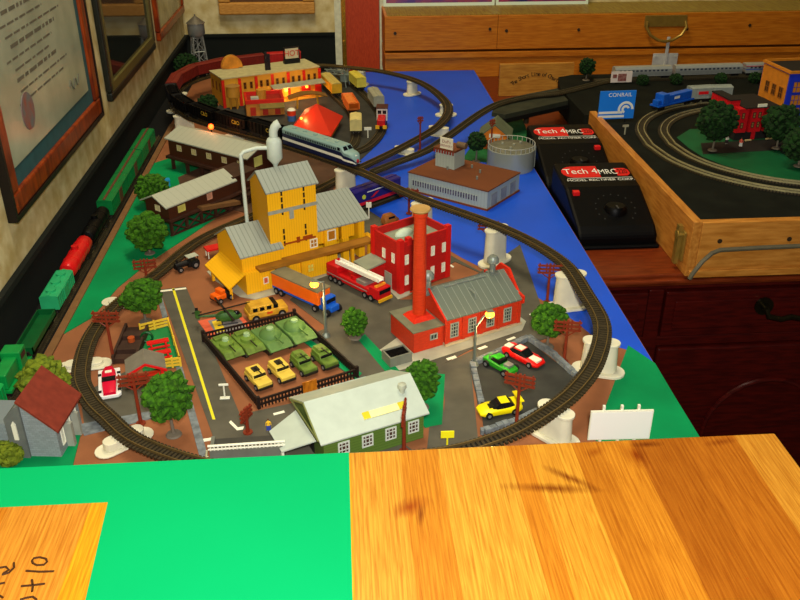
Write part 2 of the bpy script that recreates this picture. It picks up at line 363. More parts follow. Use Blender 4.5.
# ============================================================ near board
T = thing('painted_board', 'pine butcher-block board with green painted area in front of the layout', 'board', (0,38,4))
def board_mat():
    m = mat('pine_planks', (220,150,60), 0.3, vary=0); nt = m.node_tree; n = nt.nodes; L = nt.links; p = n['Principled BSDF']
    tc = n.new('ShaderNodeTexCoord'); sp = n.new('ShaderNodeSeparateXYZ'); L.new(tc.outputs['Object'], sp.inputs[0])
    mr = n.new('ShaderNodeMapRange'); mr.inputs[1].default_value = -0.40; mr.inputs[2].default_value = 0.40
    L.new(sp.outputs[0], mr.inputs[0])
    r = n.new('ShaderNodeValToRGB'); r.color_ramp.interpolation = 'CONSTANT'; e = r.color_ramp.elements
    st = [(-40,(206,132,33)),(-29,(203,127,28)),(-24,(214,144,46)),(-18.4,(221,161,26)),(-0.2,(216,154,51)),(3.6,(205,134,35)),(6.4,(218,159,53)),(11.6,(205,132,33)),(13.4,(215,152,46)),(16.8,(190,118,27)),(18.8,(203,131,33)),(21.4,(169,97,21)),(25.6,(180,106,25)),(29.6,(208,144,47))]
    while len(e) > 1: e.remove(e[-1])
    e[0].position = 0; e[0].color = lin(st[0][1])
    for x, c in st[1:]:
        q = e.new((x+40)/80); q.color = lin(c)
    L.new(mr.outputs[0], r.inputs[0])
    mp = n.new('ShaderNodeMapping'); mp.inputs['Scale'].default_value = (240,9,9); L.new(tc.outputs['Object'], mp.inputs[0])
    nz = n.new('ShaderNodeTexNoise'); nz.inputs['Scale'].default_value = 3.0; nz.inputs['Detail'].default_value = 6; nz.inputs['Distortion'].default_value = 0.6
    L.new(mp.outputs[0], nz.inputs['Vector'])
    mx = n.new('ShaderNodeMix'); mx.data_type = 'RGBA'; mx.blend_type = 'MULTIPLY'
    r2 = n.new('ShaderNodeValToRGB'); r2.color_ramp.elements[0].position = 0.3; r2.color_ramp.elements[0].color = (0.58,0.40,0.20,1); r2.color_ramp.elements[1].position = 0.62; r2.color_ramp.elements[1].color = (1,1,1,1)
    L.new(nz.outputs['Fac'], r2.inputs[0]); mx.inputs[0].default_value = 0.75
    L.new(r.outputs[0], mx.inputs[6]); L.new(r2.outputs[0], mx.inputs[7]); last = mx.outputs[2]
    # fine grain lines running along the planks
    wv = n.new('ShaderNodeTexWave'); wv.inputs['Scale'].default_value = 95.0; wv.inputs['Distortion'].default_value = 5.0; wv.inputs['Detail'].default_value = 3.0; wv.inputs['Detail Scale'].default_value = 0.6
    mw = n.new('ShaderNodeMapping'); mw.inputs['Scale'].default_value = (1,0.10,1); L.new(tc.outputs['Object'], mw.inputs[0]); L.new(mw.outputs[0], wv.inputs['Vector'])
    r3 = n.new('ShaderNodeValToRGB'); r3.color_ramp.elements[0].position = 0.1; r3.color_ramp.elements[0].color = (0.70,0.50,0.28,1); r3.color_ramp.elements[1].position = 0.55; r3.color_ramp.elements[1].color = (1,1,1,1)
    L.new(wv.outputs['Fac'], r3.inputs[0])
    m3 = n.new('ShaderNodeMix'); m3.data_type = 'RGBA'; m3.blend_type = 'MULTIPLY'; m3.inputs[0].default_value = 0.3
    L.new(last, m3.inputs[6]); L.new(r3.outputs[0], m3.inputs[7]); last = m3.outputs[2]
    # knots and dark figure: (x, y, half length, half width, angle, tint, strength)
    for (kx,ky,ka,kb,kd,tint,ks) in ((14.2,8.6,3.4,0.5,-8,(0.34,0.17,0.06),.9),(15.8,9.6,2.2,0.42,-40,(0.30,0.13,0.05),.9),(4.0,7.4,1.5,0.8,30,(0.50,0.17,0.05),.85),(4.7,6.6,1.0,0.32,80,(0.32,0.14,0.05),.8),
        (21.4,11.8,1.5,0.9,95,(0.55,0.30,0.12),.8),(21.4,11.8,0.8,0.35,95,(0.60,0.34,0.14),.8),(22.6,13.0,1.2,0.35,0,(0.30,0.12,0.05),.8),(28.4,12.9,1.4,0.4,10,(0.45,0.24,0.10),.7),(18.4,12.4,0.8,0.5,30,(0.5,0.25,0.1),.7)):
        mp2 = n.new('ShaderNodeMapping'); mp2.vector_type = 'TEXTURE'; mp2.inputs['Location'].default_value = (kx*CM,ky*CM,0); mp2.inputs['Rotation'].default_value = (0,0,math.radians(kd)); mp2.inputs['Scale'].default_value = (ka*CM,kb*CM,1)
        L.new(tc.outputs['Object'], mp2.inputs[0])
        ln = n.new('ShaderNodeVectorMath'); ln.operation = 'LENGTH'; L.new(mp2.outputs[0], ln.inputs[0])
        ad = n.new('ShaderNodeMath'); ad.operation = 'MULTIPLY_ADD'; ad.inputs[1].default_value = 0.5; L.new(ln.outputs['Value'], ad.inputs[0]); 
        nn = n.new('ShaderNodeMath'); nn.operation = 'MULTIPLY'; nn.inputs[1].default_value = 0.5; L.new(nz.outputs['Fac'], nn.inputs[0]); L.new(nn.outputs[0], ad.inputs[2])
        rr = n.new('ShaderNodeValToRGB'); q = rr.color_ramp.elements; q[0].position = 0.3; q[0].color = tint+(1,); q[1].position = 0.85; q[1].color = (1,1,1,1)
        L.new(ad.outputs[0], rr.inputs[0])
        m2 = n.new('ShaderNodeMix'); m2.data_type = 'RGBA'; m2.blend_type = 'MULTIPLY'; m2.inputs[0].default_value = ks
        L.new(last, m2.inputs[6]); L.new(rr.outputs[0], m2.inputs[7]); last = m2.outputs[2]
    L.new(last, p.inputs['Base Color'])
    return m
PINE = board_mat()
part(T, 'board', MB().box(-33,33.0,-26,13.7,-2.2,0), PINE, bevel=0.12)
part(T, 'green_paint', MB().prism([(-33,13.66),(-33,9.4),(-17,9.4),(-16.4,0.6),(-16.2,-25),(-0.3,-25),(-0.1,13.66)], -0.1, 0.012), mat('bright_green_paint', (1,172,100), 0.6, vary=0.03, scale=6, spec=0.06), 'bright green painted area')
MARK = mat('brown_marker', (70,38,10), 0.6, vary=0)
B = MB()
def stroke(B, pts, r=0.09): B.tube([(x,y,0.02) for x,y in pts], r, 6)
def bs(pts, r=0.075): B.tube([(x, y-38, 0.02) for x, y in pts], r, 6)
bs([(-20.61,42.13),(-20.55,42.34),(-20.19,42.40),(-19.76,42.24),(-19.62,41.97),(-19.74,41.72),(-20.17,41.71),(-20.48,41.90),(-20.61,42.13)])
bs([(-20.73,41.28),(-19.82,41.13),(-18.95,41.11)])
bs([(-20.64,40.00),(-19.93,40.03),(-19.22,40.10)]); bs([(-20.13,40.49),(-19.92,39.99),(-19.83,39.50)])
bs([(-20.37,38.91),(-19.99,39.04),(-19.65,39.09),(-19.34,38.83)])
bs([(-22.46,41.66),(-22.10,41.72),(-21.83,41.45),(-22.10,41.13)]); bs([(-22.13,41.05),(-21.75,41.19),(-21.57,41.60),(-21.71,42.03)])
bs([(-22.01,40.30),(-21.73,40.36)]); bs([(-21.69,39.32),(-21.45,39.14)])
part(T, 'marker_writing', B, MARK, 'brown handwritten marker letters')

# ============================================================ sideboard
MAHOG = wood('dark_mahogany', (74,14,8), (52,8,6), (2,2,14), 20, 0.3)
MAHOGT = wood('mahogany_top', (116,46,16), (90,32,10), (2,14,14), 18, 0.3)
BRONZE = mat('dark_bronze', (58,52,34), 0.3, 0.9, vary=0.1)
T = thing('sideboard', 'dark red mahogany sideboard under the power packs and wooden layout case', 'cabinet', (30,91.4,-75))
part(T, 'top', MB().box(-0.2,92,-0.8,110,71.4,73).box(-.2,92,-1.4,110,71.9,72.5), MAHOGT, bevel=0.2)
part(T, 'body', MB().box(0.1,92,0.6,109,4,71.4).box(0.1,92,-0.08,0.6,62.4,63.8).box(0.1,92,-.12,.6,70.6,71.4).box(7.5,9.4,-.16,.6,4,70.6), MAHOG, bevel=0.15)
def drawer(x0, x1, z0, z1, handle=True, name='drawer'):
    d = part(T, name, MB().box(x0,x1,-0.5,0.6,z0,z1).box(x0+1.2,x1-1.2,-0.8,-0.5,z0+1.2,z1-1.2), MAHOG, bevel=0.3)
    if handle:
        c = (x0+x1)/2; zc = (z0+z1)/2+1.0
        for sx in (-3.2,3.2):
            part(d, 'handle_plate', MB().ycyl(-1.1,-0.75,c+sx,zc,1.2,12).ycyl(-1.8,-1.0,c+sx,zc,0.45,10), BRONZE, smooth=True)
        part(d, 'handle', MB().tube([(c-3.2,-1.7,zc),(c-2.9,-2.0,zc-0.9),(c-1.2,-2.1,zc-1.3),(c,-2.1,zc-1.0),(c+1.2,-2.1,zc-1.3),(c+2.9,-2.0,zc-0.9),(c+3.2,-1.7,zc)],0.35,8), BRONZE, smooth=True)
    return d
drawer(0.5,7.3,64.0,70.4,False); drawer(9.6,41,64.0,70.4); drawer(42,74,64.0,70.4)
def cdoor(x0, x1):
    d = part(T, 'door', MB().box(x0,x1,-0.5,0.6,6,62.2), MAHOG, bevel=0.3)
    c = (x0+x1)/2; r = 7.8; x0 = c-10; x1 = c+10
    arch = [(x0+2.2,8),(x1-2.2,8)]+[(c+r*math.cos(t*math.pi/14), 49+8.0*math.sin(t*math.pi/14)) for t in range(15)]
    part(d, 'arched_panel', MB().yprism(arch,-0.9,-0.5), MAHOG, bevel=0.35)
    part(d, 'arch_moulding', MB().tube([(x0+2.2,-0.8,8)]+[(c-r*math.cos(t*math.pi/14),-0.8,49+8.0*math.sin(t*math.pi/14)) for t in range(15)]+[(x1-2.2,-.8,8)],0.35,8), MAHOG, smooth=True)
cdoor(9.6,41); cdoor(42,74) 
part(T, 'side_panel', MB().box(0.5,7.3,-0.4,0.6,6,62).box(2,6.2,-0.7,-.4,8,57), MAHOG, bevel=0.3)
for x in (1,88): part(T, 'foot', MB().box(x,x+3,1,4,0,4), MAHOG)

# ============================================================ long closed case at the back
CASEW = wood('orange_pine', (192,116,28), (168,92,16), (2,20,24), 16, 0.4)
PLY = wood('yellow_plywood', (150,128,44), (122,92,28), (26,2,2), 12, 0.45)
T = thing('wooden_case', 'long closed orange pine case with brass handle lying along the back wall', 'case', (10.4,188.0,-2))
part(T, 'base', MB().box(0,115,0,14.5,0,5.2).box(0,115,-0.5,0,4.3,5.5), CASEW, bevel=0.1)
part(T, 'lid', MB().box(0,24.3,0.1,14.6,5.9,13).box(24.35,115,0.1,14.6,5.9,13), CASEW, bevel=0.1)
part(T, 'lid_top', MB().box(0.6,115,0.7,14,13,13.15), PLY)
SCREW = mat('dark_screw', (50,36,20), 0.5, vary=0)
for x,z in ((2.2,9.6),(22.6,10.2),(26.2,9.8),(42,9.8),(66,9.6),(80,10.2),(0.9,1.4)):
    part(T, 'screw', MB().ycyl(0.0*x-0.06,0.4,x,z,0.34,10), SCREW)
HB = mat('aged_brass', (150,122,54), 0.3, 0.5)
hp = part(T, 'handle_plate', MB().box(56.3,65.6,-0.25,0.1,10.2,12.6), HB, bevel=0.1)
part(T, 'handle', MB().tube([(56.8,-0.5,11.4),(56.6,-1.0,10.2),(57.6,-1.3,8.6),(59.4,-1.4,7.6),(61,-1.4,7.3),(62.6,-1.4,7.6),(64.4,-1.3,8.6),(65.4,-1.0,10.2),(65.2,-.5,11.4)],0.32,8), HB, smooth=True)
STEEL = mat('bright_steel', (190,194,190), 0.35, 0.2)
hs = part(T, 'hasp', MB().box(59,61.6,-0.8,-0.5,1.0,4.6).box(62.2,64.6,-.8,-.5,1.0,4.6).box(59,64.6,-.78,-.5,1.2,2.4), STEEL, bevel=0.08)
part(hs, 'hasp_bar', MB().box(61.5,62.2,-1.1,-0.75,0.6,8.2), STEEL, bevel=0.1)
for x,z in ((59.5,1.6),(59.5,4),(64,1.6),(64,4)): part(hs, 'screw', MB().ycyl(-0.95,-.8,x,z,0.22,8), STEEL)
# posters leaning on the wall on top of the case
random.seed(11)
def poster(x0, x1, label, cols):
    T = thing('poster', label, 'poster', (x0,199.6,11.15), 0, 'posters leaning on the wall')
    T.rotation_euler = (math.radians(-9),0,0)
    w = x1-x0
    part(T, 'paper', MB().box(0,w,0,0.12,0,20), mat('poster_border', (210,225,205), 0.5, vary=0))
    part(T, 'print', MB().box(0.6,w-0.6,-0.03,0,0.7,19.4), mat('poster_print_'+cols[2], cols[0], 0.4, c2=cols[1], scale=26))
    return T
poster(10.8,35.8,'red and blue poster leaning on back wall at the left end of long case',((150,60,70),(70,40,120),'a'))
poster(36.1,57.2,'red and navy poster leaning on back wall, right one of the pair on long case',((160,50,80),(40,30,90),'b'))

# ============================================================ arched name board
T = thing('name_board', 'light wooden board with black arched lettering behind the track bridge', 'sign', (32.6,171.8,-2), 1.0)
part(T, 'board', MB().box(0,15.2,0,0.8,0,6.5), wood('pale_pine', (186,130,50), (160,104,34), (2,14,14), 16), bevel=0.1)
BLK = mat('black_ink', (12,10,8), 0.5, vary=0)
s = 'The Short Line of Charlie'
LS = []
for i, ch in enumerate(s):
    if ch == ' ': continue
    t = (i-(len(s)-1)/2)/len(s); a = t*1.7
    o = text(T, 'letter', ch, 1.2, (7.6+6.0*math.sin(a)*1.12, -0.04, 4.4-2.6*(math.sin(a)/.75)**2*.75), (90,0,0), BLK, ext=0.01); o.rotation_euler = (math.radians(90), a*0.75, 0); LS.append(o)
join_parts(T, 'lettering', LS, BLK)

# ============================================================ portable layout in its open case (right)
T = thing('layout_case', 'open wooden case holding a dark model railway layout on the sideboard', 'case', (41,90,-2))
CW = wood('case_pine', (192,128,52), (164,100,32), (14,2,14), 16, 0.45)
CWF = wood('case_pine_front', (196,132,54), (166,104,34), (2,14,14), 16, 0.45)
part(T, 'side_board', MB().box(0,1.1,0,46,0,7.1), CW, bevel=0.08)
part(T, 'front_board', MB().box(1.1,92,-0.1,1.0,0,7.0).box(0.3,92,-0.5,-.1,0,0.9), CWF, bevel=0.08)
part(T, 'deck', MB().prism([(1.1,1),(91,1),(91,75),(4,73.5),(1.1,72),(-0.5,64),(-0.5,47),(1.1,46)],2,6.2), mat('deck_asphalt', (20,22,16), 0.9, vary=0.25, scale=30, spec=0.1))
part(T, 'lawn', MB().prism([(50,13.6),(25.9,13.6)]+[(25.9-15.5*math.sin(math.radians(a)),29.1-15.5*math.cos(math.radians(a))) for a in (15,30,45,60,75,90)]+[(10.4,34),(14,38),(50,38)],6.2,6.23), mat('deck_grass', (4,82,44), 0.6, vary=0.15, scale=20))
part(T, 'pavement', MB().prism([(11.4,26),(13,31),(34,33),(34,28),(17,26.5)],6.23,6.26), mat('deck_paving', (30,28,24), 0.7))
lt = part(T, 'latch', MB().box(-0.3,0,1.2,3.4,1.4,5.2), HB, bevel=0.08)
part(lt, 'latch_bar', MB().box(-0.8,-.3,1.9,2.7,0.8,5.8).xcyl(-0.9,-.2,2.3,4.6,0.5,10), HB)
for x in (3.5,12,30): part(T, 'screw', MB().ycyl(-0.16,0.1,x,4.6,0.3,10), SCREW)
# cable clipped to the case
tag(part(None, 'cable', MB().tube([(x,y,z) for x,y,z in ((41.2,88.95,0.2-2),(41.5,88.9,-1.0),(42.4,89,0.4),(43.6,89.4,1.3),(44.6,89.55,1.6),(50,89.55,1.75),(58,89.55,1.85),(90,89.55,2.2))],0.28,8), mat('grey_cable', (92,86,66), 0.6), smooth=True), 'thin grey cable clipped along the front of the open wooden layout case', 'cable').location = W(0,0,0)

# ============================================================ power packs
PB = mat('black_plastic', (3,3,4), 0.45, vary=0.1, spec=0.12)
REDL = mat('red_label', (205,22,22), 0.4, vary=0); WT = mat('white_print', (225,225,215), 0.5, vary=0)
def power_pack(loc, rot, label, switch_left):
    T = thing('power_pack', label, 'power supply', loc, rot, 'power packs on the sideboard')
    part(T, 'body', MB().xprism([(-8,0),(8,0),(8,6.0),(0.5,5.2),(-6.8,2.6),(-8,1.7)],-5.2,5.2), PB, bevel=0.4)
    part(T, 'base_flange', MB().box(-5.4,5.4,-8.6,8.2,0,0.5), PB, bevel=0.2)
    sl = math.degrees(math.atan2(0.8,7.5)); zz = lambda y: 5.2+(y-0.5)*0.8/7.5+0.03
    def on(y): return zz(y)
    B = MB(); r = 1.7; pts = [(-4.7+r-r*math.sin(k*math.pi/8), 4.9+ r*math.cos(k*math.pi/8)) for k in range(9)]
    poly = pts+[(0.5,3.2),(0.5,6.6)]; pts = pts
    vs = [(x,y,on(y)) for x,y in poly]; B.add(vs+[(x,y,z-0.1) for x,y,z in vs],[tuple(range(len(vs)))]+[(i,(i+1)%len(vs),(i+1)%len(vs)+len(vs),i+len(vs)) for i in range(len(vs))])
    poly = [(2.9,3.5),(4.3,3.5),(4.8,4.1),(4.8,5.2),(4.3,5.8),(2.9,5.8)]
    vs = [(x,y,on(y)) for x,y in poly]; B.add(vs+[(x,y,z-0.1) for x,y,z in vs],[tuple(range(len(vs)))]+[(i,(i+1)%len(vs),(i+1)%len(vs)+len(vs),i+len(vs)) for i in range(len(vs))])
    lb = part(T, 'red_badge', B, REDL)
    for s,sz,x,y,w in (('Tech 4',2.2,-2.0,4.95,0.78),('MRC',2.1,1.75,4.65,0.62),('220',1.8,3.85,4.65,0.5),('MODEL RECTIFIER CORP.',0.85,0.2,2.3,0.98)):
        o = text(T, 'lettering', s, sz, (x,y,on(y)+0.03), (sl,0,0), WT if s!='220' else PB, sx=w)
    a,b2 = on(3.3),0
    part(T, 'white_rule', MB().add([(-4.3,2.9,on(2.9)+.02),(4.7,2.9,on(2.9)+.02),(4.7,3.0,on(3.0)+.02),(-4.3,3.0,on(3.0)+.02)],[(0,1,2,3)]), WT)
    x = -4.0 if switch_left else 4.0; zs = 5.2+(-0.6-0.5)*2.6/7.3
    part(T, 'red_switch', MB().box(x-.45,x+.45,-1.2,-0.4,zs-.3,zs+.35), REDL, bevel=0.1)
    kz = 3.6
    k = part(T, 'throttle_knob', MB().lathe(0.6,-3.8,[(1.5,kz-.8),(1.5,kz+.2),(1.2,kz+.6)],24), PB, smooth=True)
    part(k, 'pointer', MB().box(0.5,.7,-5.0,-4.0,kz+.55,kz+.68), mat('dim_print',(60,60,58),.5,vary=0))
    part(T, 'dial_marks', MB().add([(0.6+2.6*math.cos(a)+dx,-3.8+2.6*math.sin(a)+dy,5.25+(-3.8+2.6*math.sin(a)+dy-.5)*2.6/7.3+.03) for a in [math.pi*(k/8) for k in range(-2,11)] for dx,dy in ((-.08,-.08),(.08,-.08),(.08,.08),(-.08,.08))],[(4*i,4*i+1,4*i+2,4*i+3) for i in range(13)]), mat('dim_print',(60,60,58)))
    return T
power_pack((35.25,106.6,-2), 0, 'black power pack with red badge nearer the camera on the sideboard', True)
power_pack((35.25,125.0,-2), 0, 'black power pack with red badge behind the other one beside silver tank', False)
# ============================================================ tracks
TIE = mat('tie_plastic', (54,45,26), 0.6, vary=0.2, scale=120)
RAIL = mat('rail_metal', (120,100,60), 0.35, 0.6, vary=0.1)
RAILD = mat('dull_rail', (96,86,60), 0.45, 0.4, vary=0.1)
BED = mat('dark_ballast', (24,21,14), 0.85, vary=0.25, scale=150)
def track(name, label, P, closed=False, bed=None, rail=RAIL, spacing=0.62, group='model railway tracks', tie_w=1.75, bedw=0.95):
    T = thing(name, label, 'track', (0,0,0), 0, group)
    path = spline(P, closed, 0.2)
    def frame(i):
        a = path[max(i-1,0)] if not closed or i>0 else path[-2]; b = path[min(i+1,len(path)-1)] if not closed or i < len(path)-1 else path[1]
        d = b-a; d.z = 0; d.normalize(); return path[i], d, Vector((-d.y,d.x,0))
    B = MB(); step = 2
    for i in range(0, len(path)-1, step):
        p, d, n = frame(i); q = [p-d*.11-n*tie_w/2, p+d*.11-n*tie_w/2, p+d*.11+n*tie_w/2, p-d*.11+n*tie_w/2]
        B.prism([(v.x,v.y) for v in q], p.z, p.z+0.2)
    part(T, 'ties', B, TIE)
    def ribbon(name, off, w, z0, z1, m):
        vs = []; fs = []
        for i in range(len(path)):
            p, d, n = frame(i)
            for o, z in ((off-w/2,z0),(off+w/2,z0),(off+w/2,z1),(off-w/2,z1)):
                v = p+n*o; vs.append((v.x,v.y,p.z+z))
        for i in range(len(path)-1):
            for k in range(4):
                k2 = (k+1)%4; fs.append((4*i+k,4*i+k2,4*i+4+k2,4*i+4+k))
        if not closed: fs += [(3,2,1,0), tuple(4*len(path)-4+k for k in range(4))]
        part(T, name, MB().add(vs,fs), m)
    for s in (-0.47,0.47): ribbon('rail', s, 0.09, 0.2, 0.42, rail)
    ribbon('roadbed', 0, bed or bedw, -0.03 if not bed else -0.02, 0.08 if not bed else 0.1, BED)
    return path
MAINP = [(24.32,69.24,3.7),(24.31,74.74,4),(23.37,82.06,4.4),(18.96,90.18,4.6),(10.88,98.64,4.9),(8.04,101.97,5),(2.07,110.51,5),(-7.20,120.89,5),(-17.64,131.25,4.7),(-24.19,139.50,4.3),(-28.0,148,4.1),(-29.1,156,3.8),(-28.2,164,3.5),(-24.6,170.2,3.4),(-18,174.3,3.4),(-11,177,3.4),(-4.5,177.5,3.4),(1.59,175.58,3.4),(9.47,171.69,3.2),(16.15,164.19,2.8),(19.46,151.50,2.2),(17.04,141.21,1.7),(9.86,131.38,1.1),(2.15,122.96,0.5),(-3.32,115.88,0.35),(-11.58,107.08,0.3),(-17.83,99.51,0.3),(-21.41,90.39,0.4),(-24.42,82.76,0.5),(-25.53,76.00,0.6),(-24.68,68.74,0.8),(-22.85,64.61,0.9),(-20.70,61.64,1),(-17.30,57.68,1.2),(-11.4,54.0,1.45),(-6.0,52.7,1.7),(3.0,52.7,2.2),(8,53.0,2.4),(12.76,54.47,2.8),(16.64,57.03,3.1),(19.50,59.74,3.3),(22.22,63.68,3.5)]
main = track('railway_track', 'long looping track raised on pale piers around the whole layout', MAINP, True, bedw=1.0)
SPUR = [(60,161,4.3),(52,158.5,4.3),(39.94,150.27,4.3),(33.73,148.24,4.25),(27.75,144.55,4.15),(23.93,140.08,3.95),(20.71,136.23,3.3),(17.35,132.73,2.3),(13.19,127.99,1.5),(7.79,124.09,0.9),(4.6,121.5,0.65)]
track('railway_track', 'dark connecting track crossing the gap to the open wooden case', SPUR, False, None, RAILD, bedw=1.5)
SIDE = [(19.49,122.37,0.1),(12.94,117.76,0.1),(8.57,114.10,0.1),(3.85,109.96,0.1),(-0.29,106.74,0.1)]
track('railway_track', 'short ground siding beneath the raised track beside grey brewery', SIDE, False, None, RAILD, bedw=1.6)
Y1 = [(-3.19,176.09,0.12),(-0.79,166.75,0.12),(2.09,155.54,0.12),(2.88,144.53,0.12),(1.98,135.41,0.12),(-1.60,130.24,0.12)]
track('railway_track', 'inner yard track holding the orange hopper car', Y1, False, None, RAILD, bedw=1.6)
Y2 = [(0.55,182.44,0.12),(3.83,171.66,0.12),(6.97,157.81,0.12),(7.42,145.35,0.12),(4.93,135.71,0.12),(1.57,131.46,0.12)]
track('railway_track', 'outer yard track holding the red and white engine', Y2, False, None, RAILD, bedw=1.6)
WALLP = [(-30.9,50,0.06),(-30.75,70,0.06),(-30.75,100,0.06),(-30.75,143,0.06)]
track('railway_track', 'straight track along the dark left wall under the green train', WALLP, False, None, RAILD, bedw=1.6)
CZ = 4.24
def oval(cx, cy, rx, ry, k=22): return [(cx+(rx)*math.cos(2*math.pi*i/k), cy+ry*math.sin(2*math.pi*i/k), CZ) for i in range(k)]
def rrect(x0,x1,y0,y1,r): 
    P=[]
    for (cx,cy,a0) in ((x1-r,y1-r,0),(x0+r,y1-r,90),(x0+r,y0+r,180),(x1-r,y0+r,270)):
        for k in range(6): a=math.radians(a0+18*k); P.append((cx+r*math.cos(a),cy+r*math.sin(a),CZ))
    return P
track('railway_track', 'outermost oval track on the dark asphalt deck of the wooden case', rrect(46,128,98.5,142,20.5), True, None, mat('shiny_rail',(200,190,140),.3,.6), bedw=1.5)
track('railway_track', 'inner oval track around the green lawn in the wooden case', rrect(49.4,124.6,101.9,138.6,17.4), True, None, mat('shiny_rail',(200,190,140)), bedw=1.5)
track('railway_track', 'straight track along the far side of the wooden case under silver coaches', [(48,157.9,CZ),(70,158.9,CZ),(95,160,CZ),(130,161,CZ)], False, None, RAILD, bedw=1.5)
# bridge across the gap
T = thing('track_bridge', 'dark flat bridge carrying track from the layout to the wooden case', 'bridge', (0,0,0))
part(T, 'deck', MB().prism([(25.6,140.2),(27.6,138.8),(40.2,146.6),(40.2,154.8),(34,151.4),(27.5,146.6)], 3.3, 3.98), mat('dark_bridge_deck', (44,46,32), 0.8, vary=0.25, scale=40))
part(T, 'side_beam', MB().prism([(27.4,138.9),(27.8,138.6),(40.2,146.2),(40.2,146.8)], 2.6, 3.3), mat('black_beam', (14,14,10), 0.6))
for p in ((28,141),(33,146.8)): part(T, 'support', MB().cyl(p[0],p[1],0.03,3.3,0.5), TIE)

# ------------------------------------------------------------ piers
PIER = mat('off_white_pier', (214,208,178), 0.6, vary=0.06)
def stad(L, w, k=8):
    r = w/2; h = L/2-r
    return [(h+r*math.cos(-math.pi/2+math.pi*i/k), r*math.sin(-math.pi/2+math.pi*i/k)) for i in range(k+1)]+[(-h+r*math.cos(math.pi/2+math.pi*i/k), r*math.sin(math.pi/2+math.pi*i/k)) for i in range(k+1)]
def near_path(path, p, zmin=-1):
    i = min((k for k in range(len(path)) if path[k].z > zmin), key=lambda k: (path[k].x-p[0])**2+(path[k].y-p[1])**2)
    a = path[max(0,i-1)]; b = path[min(len(path)-1,i+1)]; return path[i], math.degrees(math.atan2(b.y-a.y,b.x-a.x))
def pier(p, label, L=3.4, ground=0.06, zmin=-1):
    q, ang = near_path(main, p, zmin)
    z = q.z-0.14
    T = thing('bridge_pier', label, 'pier', (q.x,q.y,ground), ang+90, 'pale track piers')
    h = z-ground
    if h > 1.6:
        part(T, 'base', MB().prism(stad(L+1.6,2.3), 0, 0.3), PIER, bevel=0.05)
        part(T, 'column', MB().prism(stad(L,1.45), 0.3, h-0.25, stad(L*0.92,1.3)), PIER, bevel=0.05, smooth=True)
        B = MB().prism(stad(L+.1,1.6), h-.25, h)
        part(T, 'cap', B, PIER, bevel=0.04)
    else:
        part(T, 'base', MB().prism(stad(5.2,2.0), 0, min(0.16,h*.4)), PIER, bevel=0.05)
        part(T, 'column', MB().prism(stad(3.6,1.3), min(0.16,h*.4), h), PIER, bevel=0.05)
pier((23.60,79.82), 'pale pier standing in the blue water beside brown pole at right curve')
pier((18.01,91.41), 'pale pier in the blue water behind the grey roofed power house')
pier((23.62,67.06), 'pale pier at the edge of green corner beside billboard, widest curve')
pier((17.27,57.55), 'pale pier at near right corner of the layout beside white billboard')
pier((10.23,99.68), 'pale pier directly behind the tall orange chimney')
pier((1.58,112.95), 'pale pier under the nose of blue passenger locomotive', zmin=3.5)
pier((-25.57,142.22), 'pale pier under black hopper cars beside brown shed end, by dark wall')
pier((-15.78,129.64), 'pale pier behind the long brown shed with red lamp')
pier((-29.0,158), 'pale pier at the corner of yellow and red store behind the hopper train')
pier((5.21,174.90), 'pale pier at the far end of the blue water near red-brown door', L=2.2)
pier((15.08,167.33), 'low pale pier in the water first along the far loop from the door', L=2.4)
pier((19.36,152.16), 'low pale pier in the water at the outermost bend of far loop', L=2.4)
pier((16.64,140.67), 'low pale pier in the water near the brown pole on far loop', L=2.4)
pier((10.37,131.84), 'low pale pier in the water where the far loop nears the main line')
pier((-25.49,71.53), 'low pale pier under the left curve behind red and white racing boat car')
pier((-19.55,58.78), 'low pale pier under the near left curve beside brown roofed house')
pier((-24.17,84.09), 'low pale pier under the left curve beside round bush tree')

# ------------------------------------------------------------ rolling stock (x forward, z=0 rail top)
BLACKP = mat('black_underframe', (20,19,18), 0.5, vary=0.1)
def truck(T, x, W=1.5):
    t = part(T, 'bogie', MB().box(x-.75,x+.75,-W/2+.1,-W/2+.28,.15,.5).box(x-.75,x+.75,W/2-.28,W/2-.1,.15,.5).box(x-.2,x+.2,-W/2+.2,W/2-.2,.25,.55), BLACKP)
    B = MB()
    for dx in (-.5,.5):
        for s in (-.47,.47): B.ycyl(s-.06,s+.06,x+dx,.28,.28,12)
    part(t, 'wheels', B, mat('wheel_metal', (80,74,64), 0.4, 0.6))
def chassis(T, L, W):
    part(T, 'underframe', MB().box(-L/2,L/2,-W/2+.15,W/2-.15,.55,.75).box(-L/2-.35,L/2+.35,-.14,.14,.4,.6), BLACKP)
    truck(T, -L/2+1.15); truck(T, L/2-1.15)
def place(name, label, a, b, path, cat, group, zoff=0.42, zmin=-1):
    p, ang = near_path(path, ((a[0]+b[0])/2,(a[1]+b[1])/2), zmin)
    d = math.degrees(math.atan2(b[1]-a[1], b[0]-a[0]))
    if math.cos(math.radians(d-ang)) < 0: ang += 180
    return thing(name, label, cat, (p.x,p.y,p.z+zoff), ang, group), math.hypot(b[0]-a[0],b[1]-a[1])
